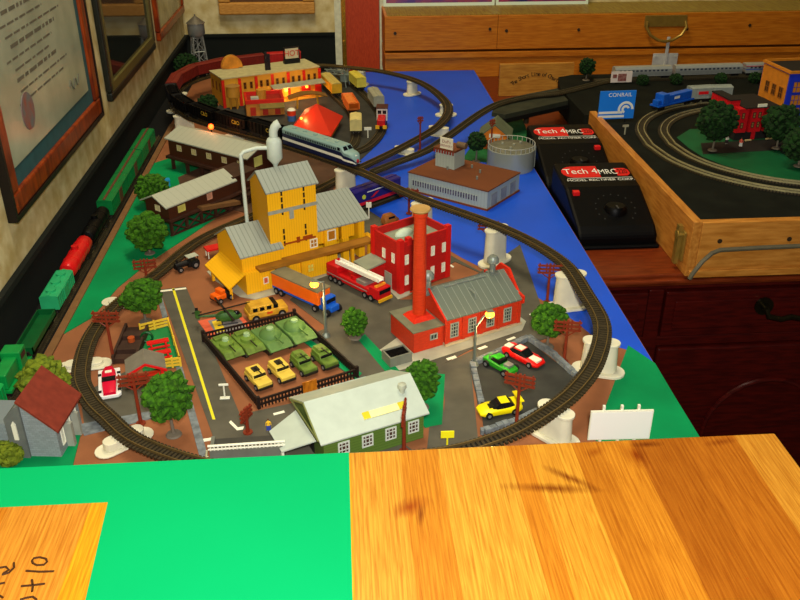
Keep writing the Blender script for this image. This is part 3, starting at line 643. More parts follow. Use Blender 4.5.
def boxcar(T, L, col, roof, door=None, W=1.9, H=2.5, ribs=True):
    chassis(T, L, W)
    B = MB().box(-L/2,L/2,-W/2,W/2,.75,.75+H-.75)
    if ribs:
        k = int(L/.6)
        for i in range(k+1):
            x = -L/2+.05+(L-.1)*i/k; B.box(x-.04,x+.04,-W/2-.05,W/2+.05,.8,H-.05)
    part(T, 'body', B, col)
    part(T, 'roof', MB().xprism([(-W/2-.06,H),(W/2+.06,H),(W/2-.1,H+.14),(0,H+.24),(-W/2+.1,H+.14)],-L/2-.04,L/2+.04), roof)
    part(T, 'roof_walk', MB().box(-L/2,L/2,-.16,.16,H+.22,H+.3), door or roof)
    if door: 
        for s in (-1,1): part(T, 'door', MB().box(-.8,.8,min(s*W/2,s*(W/2+.1)),max(s*W/2,s*(W/2+.1)),.8,H-.1), door)
def hopper(T, L, col, load, W=1.9, H=2.4):
    chassis(T, L, W)
    B = MB()
    for s in (-1,1):
        y0,y1 = (W/2-.1,W/2) if s>0 else (-W/2,-W/2+.1)
        B.yprism([(-L/2,1.3),(-L/2+1.2,.8),(L/2-1.2,.8),(L/2,1.3),(L/2,H),(-L/2,H)],y0,y1)
        k = int(L/.75)
        for i in range(k+1):
            x = -L/2+.1+(L-.2)*i/k; B.box(x-.06,x+.06,s*(W/2+.04)-.06,s*(W/2+.04)+.06,.85 if 1.3<i<k-1.3 else 1.3,H)
    for s in (-1,1): B.add([(s*L/2,-W/2,H),(s*L/2,W/2,H),(s*(L/2-1.2),W/2,.8),(s*(L/2-1.2),-W/2,.8),(s*(L/2-.1),-W/2,H),(s*(L/2-.1),W/2,H),(s*(L/2-1.3),W/2,.8),(s*(L/2-1.3),-W/2,.8)],[(0,1,2,3),(7,6,5,4),(0,4,5,1),(0,3,7,4),(1,5,6,2),(3,2,6,7)])
    part(T, 'body', B, col)
    C = MB(); C.xprism([(-W/2+.1,1.0),(W/2-.1,1.0),(W/2-.1,H-.25),(.3,H+.02),(-.3,H+.02),(-W/2+.1,H-.25)],-L/2+.9,L/2-.9)
    part(T, 'load', C, load)
def tankcar(T, L, col, W=1.8, bands=3, dome=True):
    chassis(T, L, 1.5)
    r = W/2
    B = MB(); prof = [(-L/2+.1,.45),(-L/2+.2,.8),(-L/2+.5,.97)]+[(-L/2+.5+(L-1)*k/6,1.0) for k in range(1,6)]+[(L/2-.5,.97),(L/2-.2,.8),(L/2-.1,.45)]
    vs=[];fs=[];n=18
    for x,k in prof:
        for i in range(n): a=2*math.pi*i/n; vs.append((x,r*k*math.cos(a),.75+r+r*k*math.sin(a)))
    for j in range(len(prof)-1):
        for i in range(n): fs.append((j*n+i,(j+1)*n+i,(j+1)*n+(i+1)%n,j*n+(i+1)%n))
    fs += [tuple(range(n)), tuple(range((len(prof)-1)*n,len(prof)*n))[::-1]]
    part(T, 'tank', B.add(vs,fs), col, smooth=True)
    for i in range(bands):
        x = -L/2+L*(i+1)/(bands+1); part(T, 'band', MB().xcyl(x-.08,x+.08,0,.75+r,r+.04,18), col, smooth=True)
    if dome: part(T, 'dome', MB().cyl(0,0,.75+2*r-.1,.75+2*r+.35,.4), col, smooth=True)
GOLD = mat('gold_print', (206,170,50), 0.5, vary=0)
BKC = mat('black_car_paint', (7,6,6), 0.5, vary=0.12, spec=0.12); COAL = mat('coal', (10,9,9), 0.9, vary=0.4, scale=300, spec=0.05, bump=0.6)
# passenger locomotive, nose to the right
NAVY = mat('navy_paint', (24,30,62), 0.3, vary=0.05); TEALR = mat('grey_teal_roof', (128,156,150), 0.4, vary=0.05); CREAMP = mat('cream_stripe', (226,226,206), 0.4, vary=0)
GLZ = mat('dark_window', (18,20,24), 0.15, vary=0)
def e_loco(T, L, low, mid, up, nose_stripe):
    W = 2.0; chassis(T, L-.4, W)
    # body sections x, half width factor, top
    S = [(-L/2,1,2.75),(L/2-2.6,1,2.75),(L/2-2.2,1,2.72),(L/2-1.75,.98,2.14),(L/2-1.0,.92,2.06),(L/2-.45,.78,1.92),(L/2-.14,.55,1.55),(L/2,.36,1.1)]
    def shell(z0f, z1f, m, name, grow=0.0):
        vs=[];fs=[];P=None
        for x,w,t in S:
            b=.36; lo=b+(t-b)*z0f; hi=b+(t-b)*z1f; y=W/2*w+grow
            prof=[(-y,lo),(y,lo),(y,hi),(-y,hi)] if z1f<.95 else [(-y,lo),(y,lo),(y,b+(t-b)*.88),(y*.72,hi),(-y*.72,hi),(-y,b+(t-b)*.88)]
            P=len(prof); vs += [(x,p,z) for p,z in prof]
        for i in range(len(S)-1):
            for k in range(P): fs.append((i*P+k,i*P+(k+1)%P,(i+1)*P+(k+1)%P,(i+1)*P+k))
        fs += [tuple(range(P))[::-1], tuple((len(S)-1)*P+k for k in range(P))]
        return part(T, name, MB().add(vs,fs), m, smooth=True)
    shell(0.0,0.66,low,'body'); shell(0.66,1.0,up,'roof'); shell(0.26,0.42,mid,'stripe',0.02)
    B=MB(); k=0
    x=-L/2+.8
    while x < L/2-3.2:
        for s in (-1,1): B.box(x-.1,x+.1,s*1.0-.03,s*1.0+.03,2.0,2.3)
        x += .36
    part(T, 'louvres', B, GLZ)
    part(T, 'windscreen', MB().quad((L/2-1.74,-.8,2.2),(L/2-1.74,-.08,2.2),(L/2-2.12,-.08,2.62),(L/2-2.12,-.7,2.62),.05).quad((L/2-1.74,.08,2.2),(L/2-1.74,.8,2.2),(L/2-2.12,.7,2.62),(L/2-2.12,.08,2.62),.05), GLZ)
    for s in (-1,1): part(T, 'cab_window', MB().box(L/2-2.9,L/2-2.4,s*1.0-.03,s*1.0+.03,2.05,2.5), GLZ)
    part(T, 'headlight', MB().xcyl(L/2-.7,L/2-.2,0,1.6,.18), mat('lamp_glass',(240,240,220),.2))
    part(T, 'nose_badge', MB().xcyl(L/2-.3,L/2+.04,0,1.0,.24), nose_stripe)
    B=MB()
    for i in range(5): B.cyl(-L/2+1.6+i*(L-4.5)/4.5,0,2.74,2.86,.32)
    part(T, 'roof_fans', B, up)
TT = 'black hopper train on the raised track'
T, L = place('locomotive','navy blue passenger locomotive with pale grey roof and cream stripe on raised track', (-6.37,121.74), (2.62,111.07), main, 'train', TT, zmin=4); e_loco(T, L+0.6, NAVY, CREAMP, TEALR, mat('red_badge',(190,40,40),.4))
ang0 = None
def along(path, p0, dist):
    """walk along a path from the point nearest p0, returns point and heading"""
    i = min((k for k in range(len(path)) if path[k].z > 4), key=lambda k: (path[k].x-p0[0])**2+(path[k].y-p0[1])**2); n=len(path)-1
    s = 0; st = 1 if dist>0 else -1
    while s < abs(dist):
        j=(i+st)%n; s += (path[j]-path[i]).length; i=j
    a=path[(i-2)%n]; b=path[(i+2)%n]; return path[i], math.degrees(math.atan2(b.y-a.y,b.x-a.x))
start = (-6.51,121.75)
names = ['coupled right behind the navy locomotive','second behind the navy locomotive with gold letters','above the red lamp of the brown shed','starting round the bend by the dark wall','at the outermost bend by the dark left wall']
for i, nm in enumerate(names):
    p, ang = along(main, start, 4.1+i*7.7)
    T = thing('hopper_car', 'black hopper car '+nm, 'train car', (p.x,p.y,p.z+.42), ang, TT)
    hopper(T, 7.0, BKC, COAL)
    if i < 3: 
        o = text(T, 'lettering', 'C&O' if i else 'C&O', 0.85, (1.6,.0,1.7), (90,0,180), GOLD); o.location=(Vector((-1.4,1.08,1.75))*CM)
for i,(d,c,lab) in enumerate(((4.1+5*7.7,mat('maroon_car',(112,30,22),.5),'maroon boxcar on raised bend by green tree in far corner'),(4.1+6*7.7,mat('maroon_car',(112,30,22),.5),'maroon boxcar behind the yellow store along back wall'),(4.1+7*7.7,mat('maroon_car',(112,30,22),.5),'maroon boxcar behind the roof ornament of yellow store'),(4.1+8*7.7,mat('maroon_car',(112,30,22),.5),'maroon boxcar behind the smoke stack of yellow store'),(4.1+9*7.7,mat('red_car',(170,26,20),.5),'bright red boxcar at far right rear corner of yellow store'))):
    p, ang = along(main, start, d); T = thing('boxcar', lab, 'train car', (p.x,p.y,p.z+.42), ang, TT); boxcar(T, 7.0, c, c)
# green train by the wall
GRN = mat('green_car_paint', (8,112,52), 0.4, vary=0.12, scale=60); DGRN = mat('deep_green_paint', (6,78,34), 0.4, vary=0.1); LGRN = mat('mint_green_paint', (40,160,100), 0.4, vary=0.08)
RUST = mat('brown_roof_walk', (92,58,36), 0.6)
WT_ = 'green freight train along the dark wall'
wallp = spline(WALLP, False, .31)
def wcar(name, y0, y1, label):
    p, ang = near_path(wallp, (-31,(y0+y1)/2)); return thing(name, label, 'train car', (p.x,p.y,p.z+.42), 90, WT_), (y1-y0)-.5
for y0,y1,lab in ((106.2,116.9,'green boxcar with brown roof walk nearest of the boxcars by dark wall'),(116.9,127.2,'green boxcar coupled between the other two boxcars by dark wall'),(127.2,138,'green boxcar farthest along the dark wall beside brown shed')):
    T, L = wcar('boxcar', y0, y1, lab); boxcar(T, L, GRN, GRN, RUST, 1.9, 2.6)
T, L = wcar('tank_car', 96.8, 106.0, 'black tank car between green boxcar and red tank car'); tankcar(T, L, BKC)
T, L = wcar('tank_car', 87.6, 96.6, 'bright red tank car beside the dark left wall'); tankcar(T, L, mat('bright_red_tank',(200,22,22),.3), 1.9)
T, L = wcar('hopper_car', 80.8, 87.4, 'mint green covered hopper car ahead of the red tank car'); boxcar(T, L, LGRN, LGRN, LGRN, 1.8, 2.2)
for k in range(3): part(T, 'hatch', MB().cyl(-1.9+1.9*k,0,2.0,2.6,.5), LGRN, smooth=True)
T, L = wcar('flat_car', 72.0, 80.2, 'dark green gondola car ahead of the mint hopper by left wall'); chassis(T, L, 1.8); part(T, 'body', MB().box(-L/2,L/2,-.9,-.8,.75,1.5).box(-L/2,L/2,.8,.9,.75,1.5).box(-L/2,L/2,-.9,.9,.75,.95).box(-L/2,-L/2+.12,-.9,.9,.95,1.5).box(L/2-.12,L/2,-.9,.9,.95,1.5), DGRN)
T, L = wcar('locomotive', 65.4, 71.8, 'green diesel locomotive with black and white striped end by left wall'); chassis(T, L, 1.8)
T['category']='train'
GR2 = mat('loco_green', (10,130,56), .35)
part(T, 'hood', MB().box(-L/2+.2,L/2-2.4,-.62,.62,1.0,2.5), GR2, bevel=0.12); part(T, 'cab', MB().box(L/2-2.5,L/2-.9,-.9,.9,1.0,2.9), GR2, bevel=.1); part(T, 'walkway', MB().box(-L/2,L/2,-.95,.95,.75,1.0), GR2)
part(T, 'cab_window', MB().box(L/2-2.3,L/2-1.2,-.93,.93,2.05,2.6), GLZ)
B1=MB();B2=MB()
for k in range(6): (B1 if k%2 else B2).add([(L/2+.03,-.9+.3*k,.8),(L/2+.03,-.6+.3*k,.8),(L/2+.03,-.45+.3*k,1.45),(L/2+.03,-.75+.3*k,1.45),(L/2-.2,-.9+.3*k,.8),(L/2-.2,-.6+.3*k,.8),(L/2-.2,-.45+.3*k,1.45),(L/2-.2,-.75+.3*k,1.45)],[(0,1,2,3),(0,3,7,4),(3,2,6,7),(1,5,6,2),(0,4,5,1)])
part(T, 'white_stripes', B1, CREAMP); part(T, 'black_stripes', B2, BLACKP)
T, L = wcar('boxcar', 54.6, 64.8, 'bright green boxcar at the left edge beside grey house'); boxcar(T, L, mat('vivid_green',(10,150,70),.4), mat('vivid_green',(10,150,70),.4))
# yard cars
y1p = spline(Y1, False, .31); y2p = spline(Y2, False, .31); sp = spline(SIDE, False, .31)
YC = 'freight cars standing in the yard'
YEL = mat('car_yellow', (206,158,36), .45); 
T, L = place('boxcar','yellow boxcar in the yard beside the end of yellow store', (-3.18,174.97), (0.13,162.14), y1p, 'train car', YC); boxcar(T, 8.6, YEL, mat('pale_roof',(190,170,90),.5), None)
T, L = place('hopper_car','orange hopper car in the yard next to orange-red tent roof', (1.05,160.01), (3.20,149.61), y1p, 'train car', YC); hopper(T, 7.4, mat('car_orange',(226,110,34),.45), mat('orange_load',(222,124,50),.7))
T, L = place('tank_car','short cream tank car at the end of the inner yard track', (2.92,146.07), (2.21,138.36), y1p, 'train car', YC); boxcar(T, 4.2, mat('car_cream',(206,190,120),.5), mat('car_cream',(206,190,120),.5))
T, L = place('boxcar','pale yellow boxcar in the yard at far end of outer track', (2.49,174.56), (4.30,167.56), y2p, 'train car', YC); boxcar(T, 5.6, mat('car_lemon',(206,190,70),.5), mat('car_lemon',(206,190,70),.5))
T, L = place('boxcar','grey boxcar in the yard coupled behind red and white engine', (6.02,161.71), (7.68,153.62), y2p, 'train car', YC); boxcar(T, 6.4, mat('car_grey',(150,150,128),.5), mat('car_grey',(150,150,128),.5))
T, L = place('switcher','small red engine with white cab and yellow bumper in the yard', (7.27,149.31), (7.19,141.24), y2p, 'train', YC); chassis(T, 5.6, 1.8)
RD = mat('engine_red',(196,26,22),.35)
part(T, 'hood', MB().box(-.6,2.8,-.7,.7,.75,1.9), RD, bevel=.15); part(T, 'cab', MB().box(-2.8,-.5,-.95,.95,.75,2.9), mat('engine_white',(220,214,196),.4), bevel=.1); part(T, 'cab_roof', MB().box(-2.9,-.3,-1.02,1.02,2.9,3.1), mat('engine_roof',(70,36,28),.5), bevel=.08)
part(T, 'cab_window', MB().box(-.52,-.44,-.75,-.1,2.0,2.6).box(-.52,-.44,.1,.75,2.0,2.6).box(-2.3,-1.0,-.98,.98,2.0,2.6), GLZ)
part(T, 'bumper', MB().box(2.75,3.0,-.95,-.3,.4,.95).box(2.75,3.0,.3,.95,.4,.95), mat('bumper_yellow',(226,170,30),.4))
# blue car on the siding
T, L = place('freight_car','dark blue freight car with red sill and lettering behind elevator shed', (0.52,107.95), (7.40,113.67), sp, 'train car', YC)
NB = mat('car_navy',(38,30,104),.4); boxcar(T, 8.6, NB, NB, None, 1.9, 2.6, False); part(T, 'red_sill', MB().box(-4.35,4.35,-1.02,1.02,.6,1.0), mat('sill_red',(206,24,32),.4))
part(T, 'yellow_emblem', MB().ycyl(-1.0,-.94,-2.6,1.7,.32), mat('emblem_yellow',(200,210,60),.5)); part(T, 'lettering', MB().box(-2.0,2.2,-.99,-.93,2.15,2.3), WT); part(T, 'red_mark', MB().xprism([(0,0),(0,0.1),(0.1,.1)],0,.01).yprism([(-1.4,1.3),(-.9,1.3),(.2,1.9),(-.3,1.9)],-1.0,-.94), mat('sill_red',(206,24,32),.4))
# trains on the case layout
SILV = mat('silver_coach',(176,180,176),.3,0.5,vary=0.05)
for i,(x0,x1,lab) in enumerate(((51.2,62.6,'silver streamlined coach at the left end of passenger train in wooden case'),(62.9,76.4,'silver streamlined coach in middle of the train below brass hasp'),(76.7,90.5,'silver coach with red and blue stripes at the picture edge'))):
    y=157.95+(x0+x1)/2*.0+((x0+x1)/2-51)*.046; T=thing('passenger_coach',lab,'train car',(( x0+x1)/2,y,CZ+.42),2.6,'silver passenger train in the wooden case'); L=x1-x0-.4; chassis(T,L,1.9)
    part(T,'body',MB().xprism([(-.95,.6),(.95,.6),(.95,1.85),(.6,2.25),(-.6,2.25),(-.95,1.85)],-L/2,L/2),SILV,smooth=True)
    W_=MB(); x=-L/2+.8
    while x<L/2-.8: W_.box(x,x+.45,-.98,.98,1.45,1.75); x+=.8
    part(T,'windows',W_,mat('coach_window',(60,66,78),.2))
    if i==2: part(T,'red_stripe',MB().box(-L/2,L/2,-.97,.97,1.8,1.92),mat('stripe_red',(180,30,60),.4)); part(T,'blue_stripe',MB().box(-L/2,L/2,-.99,.99,1.2,1.36),mat('stripe_blue',(50,90,180),.4))
    else: part(T,'flutes',MB().box(-L/2,L/2,-.98,.98,.8,.86).box(-L/2,L/2,-.98,.98,1.0,1.06).box(-L/2,L/2,-.98,.98,1.2,1.26),mat('flute_shadow',(120,124,120),.3,0.5))
ov = [Vector(p) for p in rrect(46,128,98.5,142,20.5)]
ovp = spline(rrect(46,128,98.5,142,20.5), True, .31)
T, L = place('locomotive','blue diesel locomotive on the oval track of the wooden case', (51.93,137.04), (59.54,141.92), ovp, 'train', 'blue engine train on the oval'); chassis(T, L, 1.8)
DB = mat('loco_blue',(20,86,190),.35)
part(T,'hood',MB().box(-L/2+2.4,L/2-.2,-.65,.65,1.0,2.3),DB,bevel=.1); part(T,'cab',MB().box(-L/2+1.0,-L/2+2.5,-.9,.9,1.0,2.7),DB,bevel=.1); part(T,'nose',MB().box(-L/2+.1,-L/2+1.1,-.6,.6,1.0,1.8),DB,bevel=.1); part(T,'walkway',MB().box(-L/2,L/2,-.95,.95,.75,1.0),DB)
part(T,'white_mark',MB().box(-.4,.9,-.7,.7,1.5,1.9),WT)
T, L = place('boxcar','grey boxcar with red mark behind the blue locomotive in wooden case', (59.82,141.28), (63.79,142.87), ovp, 'train car', 'blue engine train on the oval'); boxcar(T, L, mat('car_grey2',(140,148,140),.5), mat('car_grey2',(140,148,140),.5)); part(T,'red_mark',MB().box(-.9,.9,-1.06,-.94,1.5,2.0),mat('sill_red',(206,24,32),.4))
T, L = place('boxcar','second grey boxcar behind the blue locomotive next to red building', (63.79,142.87), (67.15,143.26), ovp, 'train car', 'blue engine train on the oval'); boxcar(T, L-.3, mat('car_grey2',(140,148,140),.5), mat('car_grey2',(140,148,140),.5))
# ============================================================ buildings
class F:
    """local frame of a building standing at A, turned by ang"""
    def __init__(s, A, B=None, ang=None):
        s.A = A; s.ang = ang if B is None else math.degrees(math.atan2(B[1]-A[1], B[0]-A[0])); s.w = 0 if B is None else math.hypot(B[0]-A[0],B[1]-A[1])
    def l(s, p):
        c, q = math.cos(math.radians(s.ang)), math.sin(math.radians(s.ang)); dx, dy = p[0]-s.A[0], p[1]-s.A[1]
        return (c*dx+q*dy, -q*dx+c*dy)
WINF = mat('window_frame_grey', (150,156,140), 0.5, vary=0.05); PANE = mat('window_pane', (58,64,58), 0.15, vary=0)
def window(T, x, y, z, w, h, ang=0, cols=2, rows=3, fr=None, pane=None, name='window', t=0.09):
    """window on a wall; ang 0 faces local -y, 90 faces +x, -90 faces -x"""
    B = MB(); fr = fr or WINF; b = min(0.12, w*.14)
    B.box(-w/2,w/2,-t,0.02,0,b).box(-w/2,w/2,-t,.02,h-b,h).box(-w/2,-w/2+b,-t,.02,b,h-b).box(w/2-b,w/2,-t,.02,b,h-b)
    for i in range(1,cols): xx=-w/2+w*i/cols; B.box(xx-.035,xx+.035,-t*.9,.02,b,h-b)
    for i in range(1,rows): zz=h*i/rows; B.box(-w/2+b,w/2-b,-t*.9,.02,zz-.035,zz+.035)
    o = part(T, name, B, fr); o.location = Vector((x,y,z))*CM; o.rotation_euler=(0,0,math.radians(ang))
    part(o, 'pane', MB().box(-w/2+b*.5,w/2-b*.5,-t*.4,.015,b*.5,h-b*.5), pane or PANE)
    return o
def gable_roof(T, x0, x1, y0, y1, yr, ze, zr, m, ov=0.3, t=0.16, name='roof', ovx=0.25):
    """ridge along x at y=yr"""
    B = MB(); s0=(zr-ze)/(yr-y0); s1=(zr-ze)/(y1-yr)
    a0=y0-ov; a1=y1+ov; z0=ze-ov*s0; z1=ze-ov*s1
    B.xprism([(a0,z0),(yr,zr),(yr,zr+t),(a0,z0+t)],x0-ovx,x1+ovx).xprism([(yr,zr),(a1,z1),(a1,z1+t),(yr,zr+t)],x0-ovx,x1+ovx)
    return part(T, name, B, m)
def gable_body(x0,x1,y0,y1,yr,z0,ze,zr): return MB().xprism([(y0,z0),(y1,z0),(y1,ze),(yr,zr),(y0,ze)],x0,x1)
GREYROOF_X = ribbed('grey_corrugated_roof', (142,148,136), 'X', 0.55, (96,102,92), 0.22)
GREYROOF_D = ribbed('dark_standing_seam_roof', (98,106,94), 'X', 0.75, (140,148,132), 0.12)
YELB = ribbed('yellow_clapboard', (240,178,18), 'X', 0.3, (196,138,10), 0.15)
YELF = mat('yellow_trim', (236,172,20), 0.5, vary=0.05); DECKW = mat('brown_deck', (146,96,24), 0.6, vary=0.15, scale=60)
WHITEF = mat('white_frame', (226,224,200), 0.5, vary=0); ORP = mat('orange_pane', (170,110,30), 0.3, vary=0.1)
DKIN = mat('dark_opening', (40,22,8), 0.8, vary=0)
# ---- yellow grain elevator
f = F((-10.5,86.0),(-1.6,90.8))
T = thing('grain_elevator', 'tall yellow grain elevator with grey ribbed roofs in the middle of the layout', 'building', (-10.5,86.0,0.12), f.ang)
part(T, 'tower', gable_body(3.0,8.9,.4,4.8,2.6,0,11,12.6), YELB)
gable_roof(T,3.0,8.9,.4,4.8,2.6,11,12.6,GREYROOF_X,name='tower_roof')
part(T, 'left_wing', gable_body(-.7,4,0,7,3.4,0,4.4,6.5), YELB); gable_roof(T,-.7,4,0,7,3.4,4.4,6.5,GREYROOF_X,name='wing_roof')
part(T, 'right_shed', MB().box(9.3,15.4,4.5,8.5,0,5.2).box(9.3,12,1.2,4.5,2.9,5).box(10.0,11.6,.9,1.2,0,5).box(12.3,14,1,4.5,3.0,5.0).box(14.6,15.4,1,4.6,0,5).box(12.4,13.2,.9,1.6,0,3), YELB)
gable_roof(T,9.3,15.5,.9,8.5,5.6,4.9,7.1,GREYROOF_X,name='shed_roof',ovx=.35)
part(T, 'dark_opening', MB().box(2.9,4.0,-.04,.05,0.1,2.4), DKIN)
part(T, 'loading_deck', MB().box(.8,15.9,-1.3,.35,2.55,2.85).box(.8,15.9,-1.36,-1.3,2.6,2.95), DECKW)
part(T, 'deck_edge', MB().box(15.4,15.95,-1.36,1.2,2.5,2.9), YELF)
for x in (4.6,6.1,12.6,14.9): part(T, 'deck_post', MB().box(x-.18,x+.18,-1.1,-.75,0,2.55), YELF)
part(T, 'lower_block', MB().box(4.4,9.3,-.75,.4,0,2.5).box(-0.7,2.8,-0.75,0,0,2.5), YELB)
part(T, 'side_canopy', MB().add([(-.7,-.6,2.5),(-.7,6.5,2.5),(-2.9,6.0,1.5),(-2.9,-1.2,1.5),(-.7,-.6,2.35),(-.7,6.5,2.35),(-2.9,6,1.35),(-2.9,-1.2,1.35)],[(0,1,2,3),(7,6,5,4),(0,3,7,4),(1,5,6,2),(2,6,7,3),(0,4,5,1)]), YELB)
for y in (-.8,4.4): part(T, 'canopy_post', MB().box(-2.7,-2.4,y,y+.3,0,1.25), YELF)
part(T, 'crossbar', MB().box(2.95,8.95,.22,.4,8.3,8.65).box(5.5,6.0,.25,.4,7.3,8.3), mat('grey_bar',(148,152,138),.5))
for k in range(9):
    if k in (3,4): continue
    part(T, 'slot', MB().box(4.6,4.8,.34,.5,4.2+.75*k,4.75+.75*k), DKIN); part(T, 'slot', MB().box(7.3,7.5,.34,.5,4.2+.75*k,4.75+.75*k), DKIN)
part(T, 'red_bracing', MB().box(4.6,8.6,.32,.45,4.3,4.5).box(6.2,6.6,.3,.45,4.2,4.9).box(7.0,8.2,.3,.45,4.4,4.8), mat('glow_brown',(150,64,10),.5))
window(T,8.3,.4,3.1,.95,1.1,cols=2,rows=2,fr=WHITEF,pane=ORP); window(T,10.9,.9,3.2,1.1,1.3,cols=1,rows=1,fr=WHITEF,pane=ORP); window(T,7.2,-.75,.7,.9,1.1,cols=2,rows=2,fr=YELF,pane=mat('pale_pane',(216,206,90),.3)); window(T,1.6,-.75,.8,.6,.8,cols=1,rows=1,fr=WHITEF,pane=mat('red_notice',(200,90,60),.5))
CY = mat('pale_cyclone_metal', (190,200,186), 0.4, 0.0, vary=0.05)
c = part(T, 'dust_cyclone', MB().lathe(5.7,3.6,[(.2,12.3),(.3,12.7),(.85,13.4),(.85,15.3),(.7,15.6),(.45,15.8),(.45,16.1)],18), CY, smooth=True)
part(c, 'elbow', MB().tube([(5.7,3.6,15.9),(5.72,3.6,16.4),(5.85,3.55,16.8),(6.1,3.5,17.1),(6.4,3.4,17.25)],.48,14), CY, smooth=True)
part(T, 'duct_pipe', MB().tube([(5.0,3.8,14.6),(3.8,4.1,14.7),(2.4,4.3,14.5),(2.0,4.3,14.2),(2.0,4.3,13),(2.0,4.2,6.0)],.22,10), CY, smooth=True)
# ---- red factory
REDB = brick('red_brick', (198,24,18), (150,30,24)); REDT = mat('red_trim', (206,26,20), .5, vary=.06); FROOF = mat('factory_roof', (132,138,116), .7, vary=.12, scale=60)
f = F((6.1,84.0),ang=33.5)
T = thing('red_factory', 'square red brick factory with recessed flat grey roof behind the orange chimney', 'building', (6.1,84.0,0.12), f.ang)
W0,D0,Hh = 7.1,5.2,6.1
part(T, 'walls', MB().box(0,W0,0,.25,0,Hh).box(0,W0,D0-.25,D0,0,Hh).box(0,.25,.25,D0-.25,0,Hh).box(W0-.25,W0,.25,D0-.25,0,Hh), REDB)
part(T, 'roof', MB().box(.25,W0-.25,.25,D0-.25,5.0,5.2), FROOF)
for x,y in ((-.1,-.1),(W0-.5,-.1),(-.1,D0-.5),(W0-.5,D0-.5),(1.0,-.1),(2.2,-.1)): part(T, 'pilaster', MB().box(x,x+.6,y,y+.6,0 if x!=1.0 and x!=2.2 else 5.6,Hh+.35), REDT)
part(T, 'roof_dome', MB().ball((3.2,3.4,5.2),1.2,2,(1.1,.5,.6)), mat('pale_green_white',(190,206,180),.5), smooth=True)
for x,z in ((.9,3.4),(.9,.9),(2.6,3.4),(2.6,.9),(4.6,3.4),(4.6,.9),(6.2,3.4),(6.2,.9)): window(T,x,0,z,.5,1.15,cols=1,rows=2,fr=WHITEF,pane=WHITEF)
for y,z in ((1.2,3.4),(2.9,3.4),(4.2,.9)): window(T,0,y,z,.5,1.15,ang=-90,cols=1,rows=2,fr=WHITEF,pane=WHITEF)
part(T, 'door', MB().box(-.12,.02,1.5,2.7,0,1.9), mat('grey_door',(150,150,130),.6)); window(T,W0,2.6,3.4,.5,1.1,ang=90,cols=1,fr=WHITEF,pane=WHITEF)
part(T, 'side_wing', MB().box(-2.3,0,2.8,5.2,0,2.6), REDB); part(T, 'wing_roof', MB().add([(-2.5,2.6,2.6),(0,2.6,2.9),(0,5.3,2.9),(-2.5,5.3,2.6),(-2.5,2.6,2.75),(0,2.6,3.1),(0,5.3,3.1),(-2.5,5.3,2.75)],[(3,2,1,0),(4,5,6,7),(0,1,5,4),(1,2,6,5),(2,3,7,6),(3,0,4,7)]), FROOF)
window(T,-1.4,2.8,.9,.5,.8,cols=1,rows=1,fr=WHITEF,pane=WHITEF)
# ---- power house with chimney
f = F((9.8,72.7),(18.05,76.5))
ORB = brick('orange_red_brick', (206,50,16), (176,62,34), .3,.11)
T = thing('power_house', 'orange-red brick power house with dark grey seamed roof and tall round chimney', 'building', (9.8,72.7,0.12), f.ang)
Wp=f.w; Dp=6.4
part(T, 'walls', gable_body(0,Wp,0,Dp,3.2,0,3.1,4.9), ORB)
gable_roof(T,0.0,Wp-.15,0,Dp,3.2,3.1,4.9,GREYROOF_D,ov=.25,ovx=.12)
par=[(-.35,2.6),(-.35,3.4),(.6,3.55),(1.6,4.5),(2.4,5.4),(4.0,5.4),(4.8,4.5),(5.8,3.55),(Dp+.35,3.4),(Dp+.35,2.6)]
part(T, 'parapet', MB().xprism(par,Wp-.12,Wp+.15), mat('brick_red_trim',(204,40,14),.55))
part(T, 'gable_coping', MB().xprism([(-.3,2.95),(3.2,5.0),(6.7,2.95),(6.7,3.15),(3.2,5.22),(-.3,3.15)],-.3,-.1), mat('brick_red_trim',(204,40,14),.55))
for i in range(4): window(T,1.0+2.1*i+.1*(i>1),0,.75,.95,1.65,cols=3,rows=4)
for x in (0.05,2.05,4.2,6.3,Wp-.25): part(T, 'pilaster', MB().box(x-.15,x+.2,-.12,0,0,2.9), ORB)
part(T, 'base_course', MB().box(-.1,Wp+.15,-.2,Dp+.1,0,.25), mat('pale_base',(186,166,130),.6))
part(T, 'boiler_annex', MB().box(-3.45,-.05,.3,5.0,0,2.3), ORB); part(T, 'annex_roof', MB().box(-3.6,-.05,.15,5.1,2.3,2.42), mat('annex_roof_grey',(112,112,88),.7))
window(T,-1.2,.3,.95,.85,.7,cols=2,rows=1)
ch = part(T, 'chimney', MB().lathe(-1.45,2.75,[(.68,2.8),(.66,6),(.62,10),(.60,13.2),(.72,13.3),(.74,13.75),(.64,13.8)],24), mat('orange_chimney_brick',(204,58,18),.55,c2=(188,46,12),scale=900,stretch=(.15,.15,1)), smooth=True)
part(ch, 'chimney_plinth', MB().prism([(-2.7,1.6),(-.2,1.6),(-.2,3.9),(-2.7,3.9)],2.42,2.85,[(-2.3,1.95),(-.6,1.95),(-.6,3.55),(-2.3,3.55)]), mat('brick_red_trim',(204,40,14),.55))
part(ch, 'chimney_cap', MB().lathe(-1.45,2.75,[(.8,13.75),(1.0,13.95),(.95,14.1),(.5,14.1)],20), mat('tan_cap',(176,140,80),.6), smooth=True)
VENT = mat('grey_vent', (128,136,128), .4, .3)
for x,y,s in ((-.1,3.4,1.0),(7.6,3.3,.95)):
    v = part(T, 'roof_vent', MB().box(x-.5,x+.5,y-.5,y+.5,4.4,5.0).lathe(x,y,[(.35,5.0),(.3,5.9),(.62,6.1),(.62,6.5),(.4,6.8),(.1,6.85)],16), VENT, smooth=True)
part(T, 'ridge_pipe', MB().tube([(1.5,2.9,4.95),(6.5,2.9,4.95)],.09,6).tube([(4,2.2,4.5),(4,1.0,4.5),(4,.9,3.9)],.09,6), VENT)
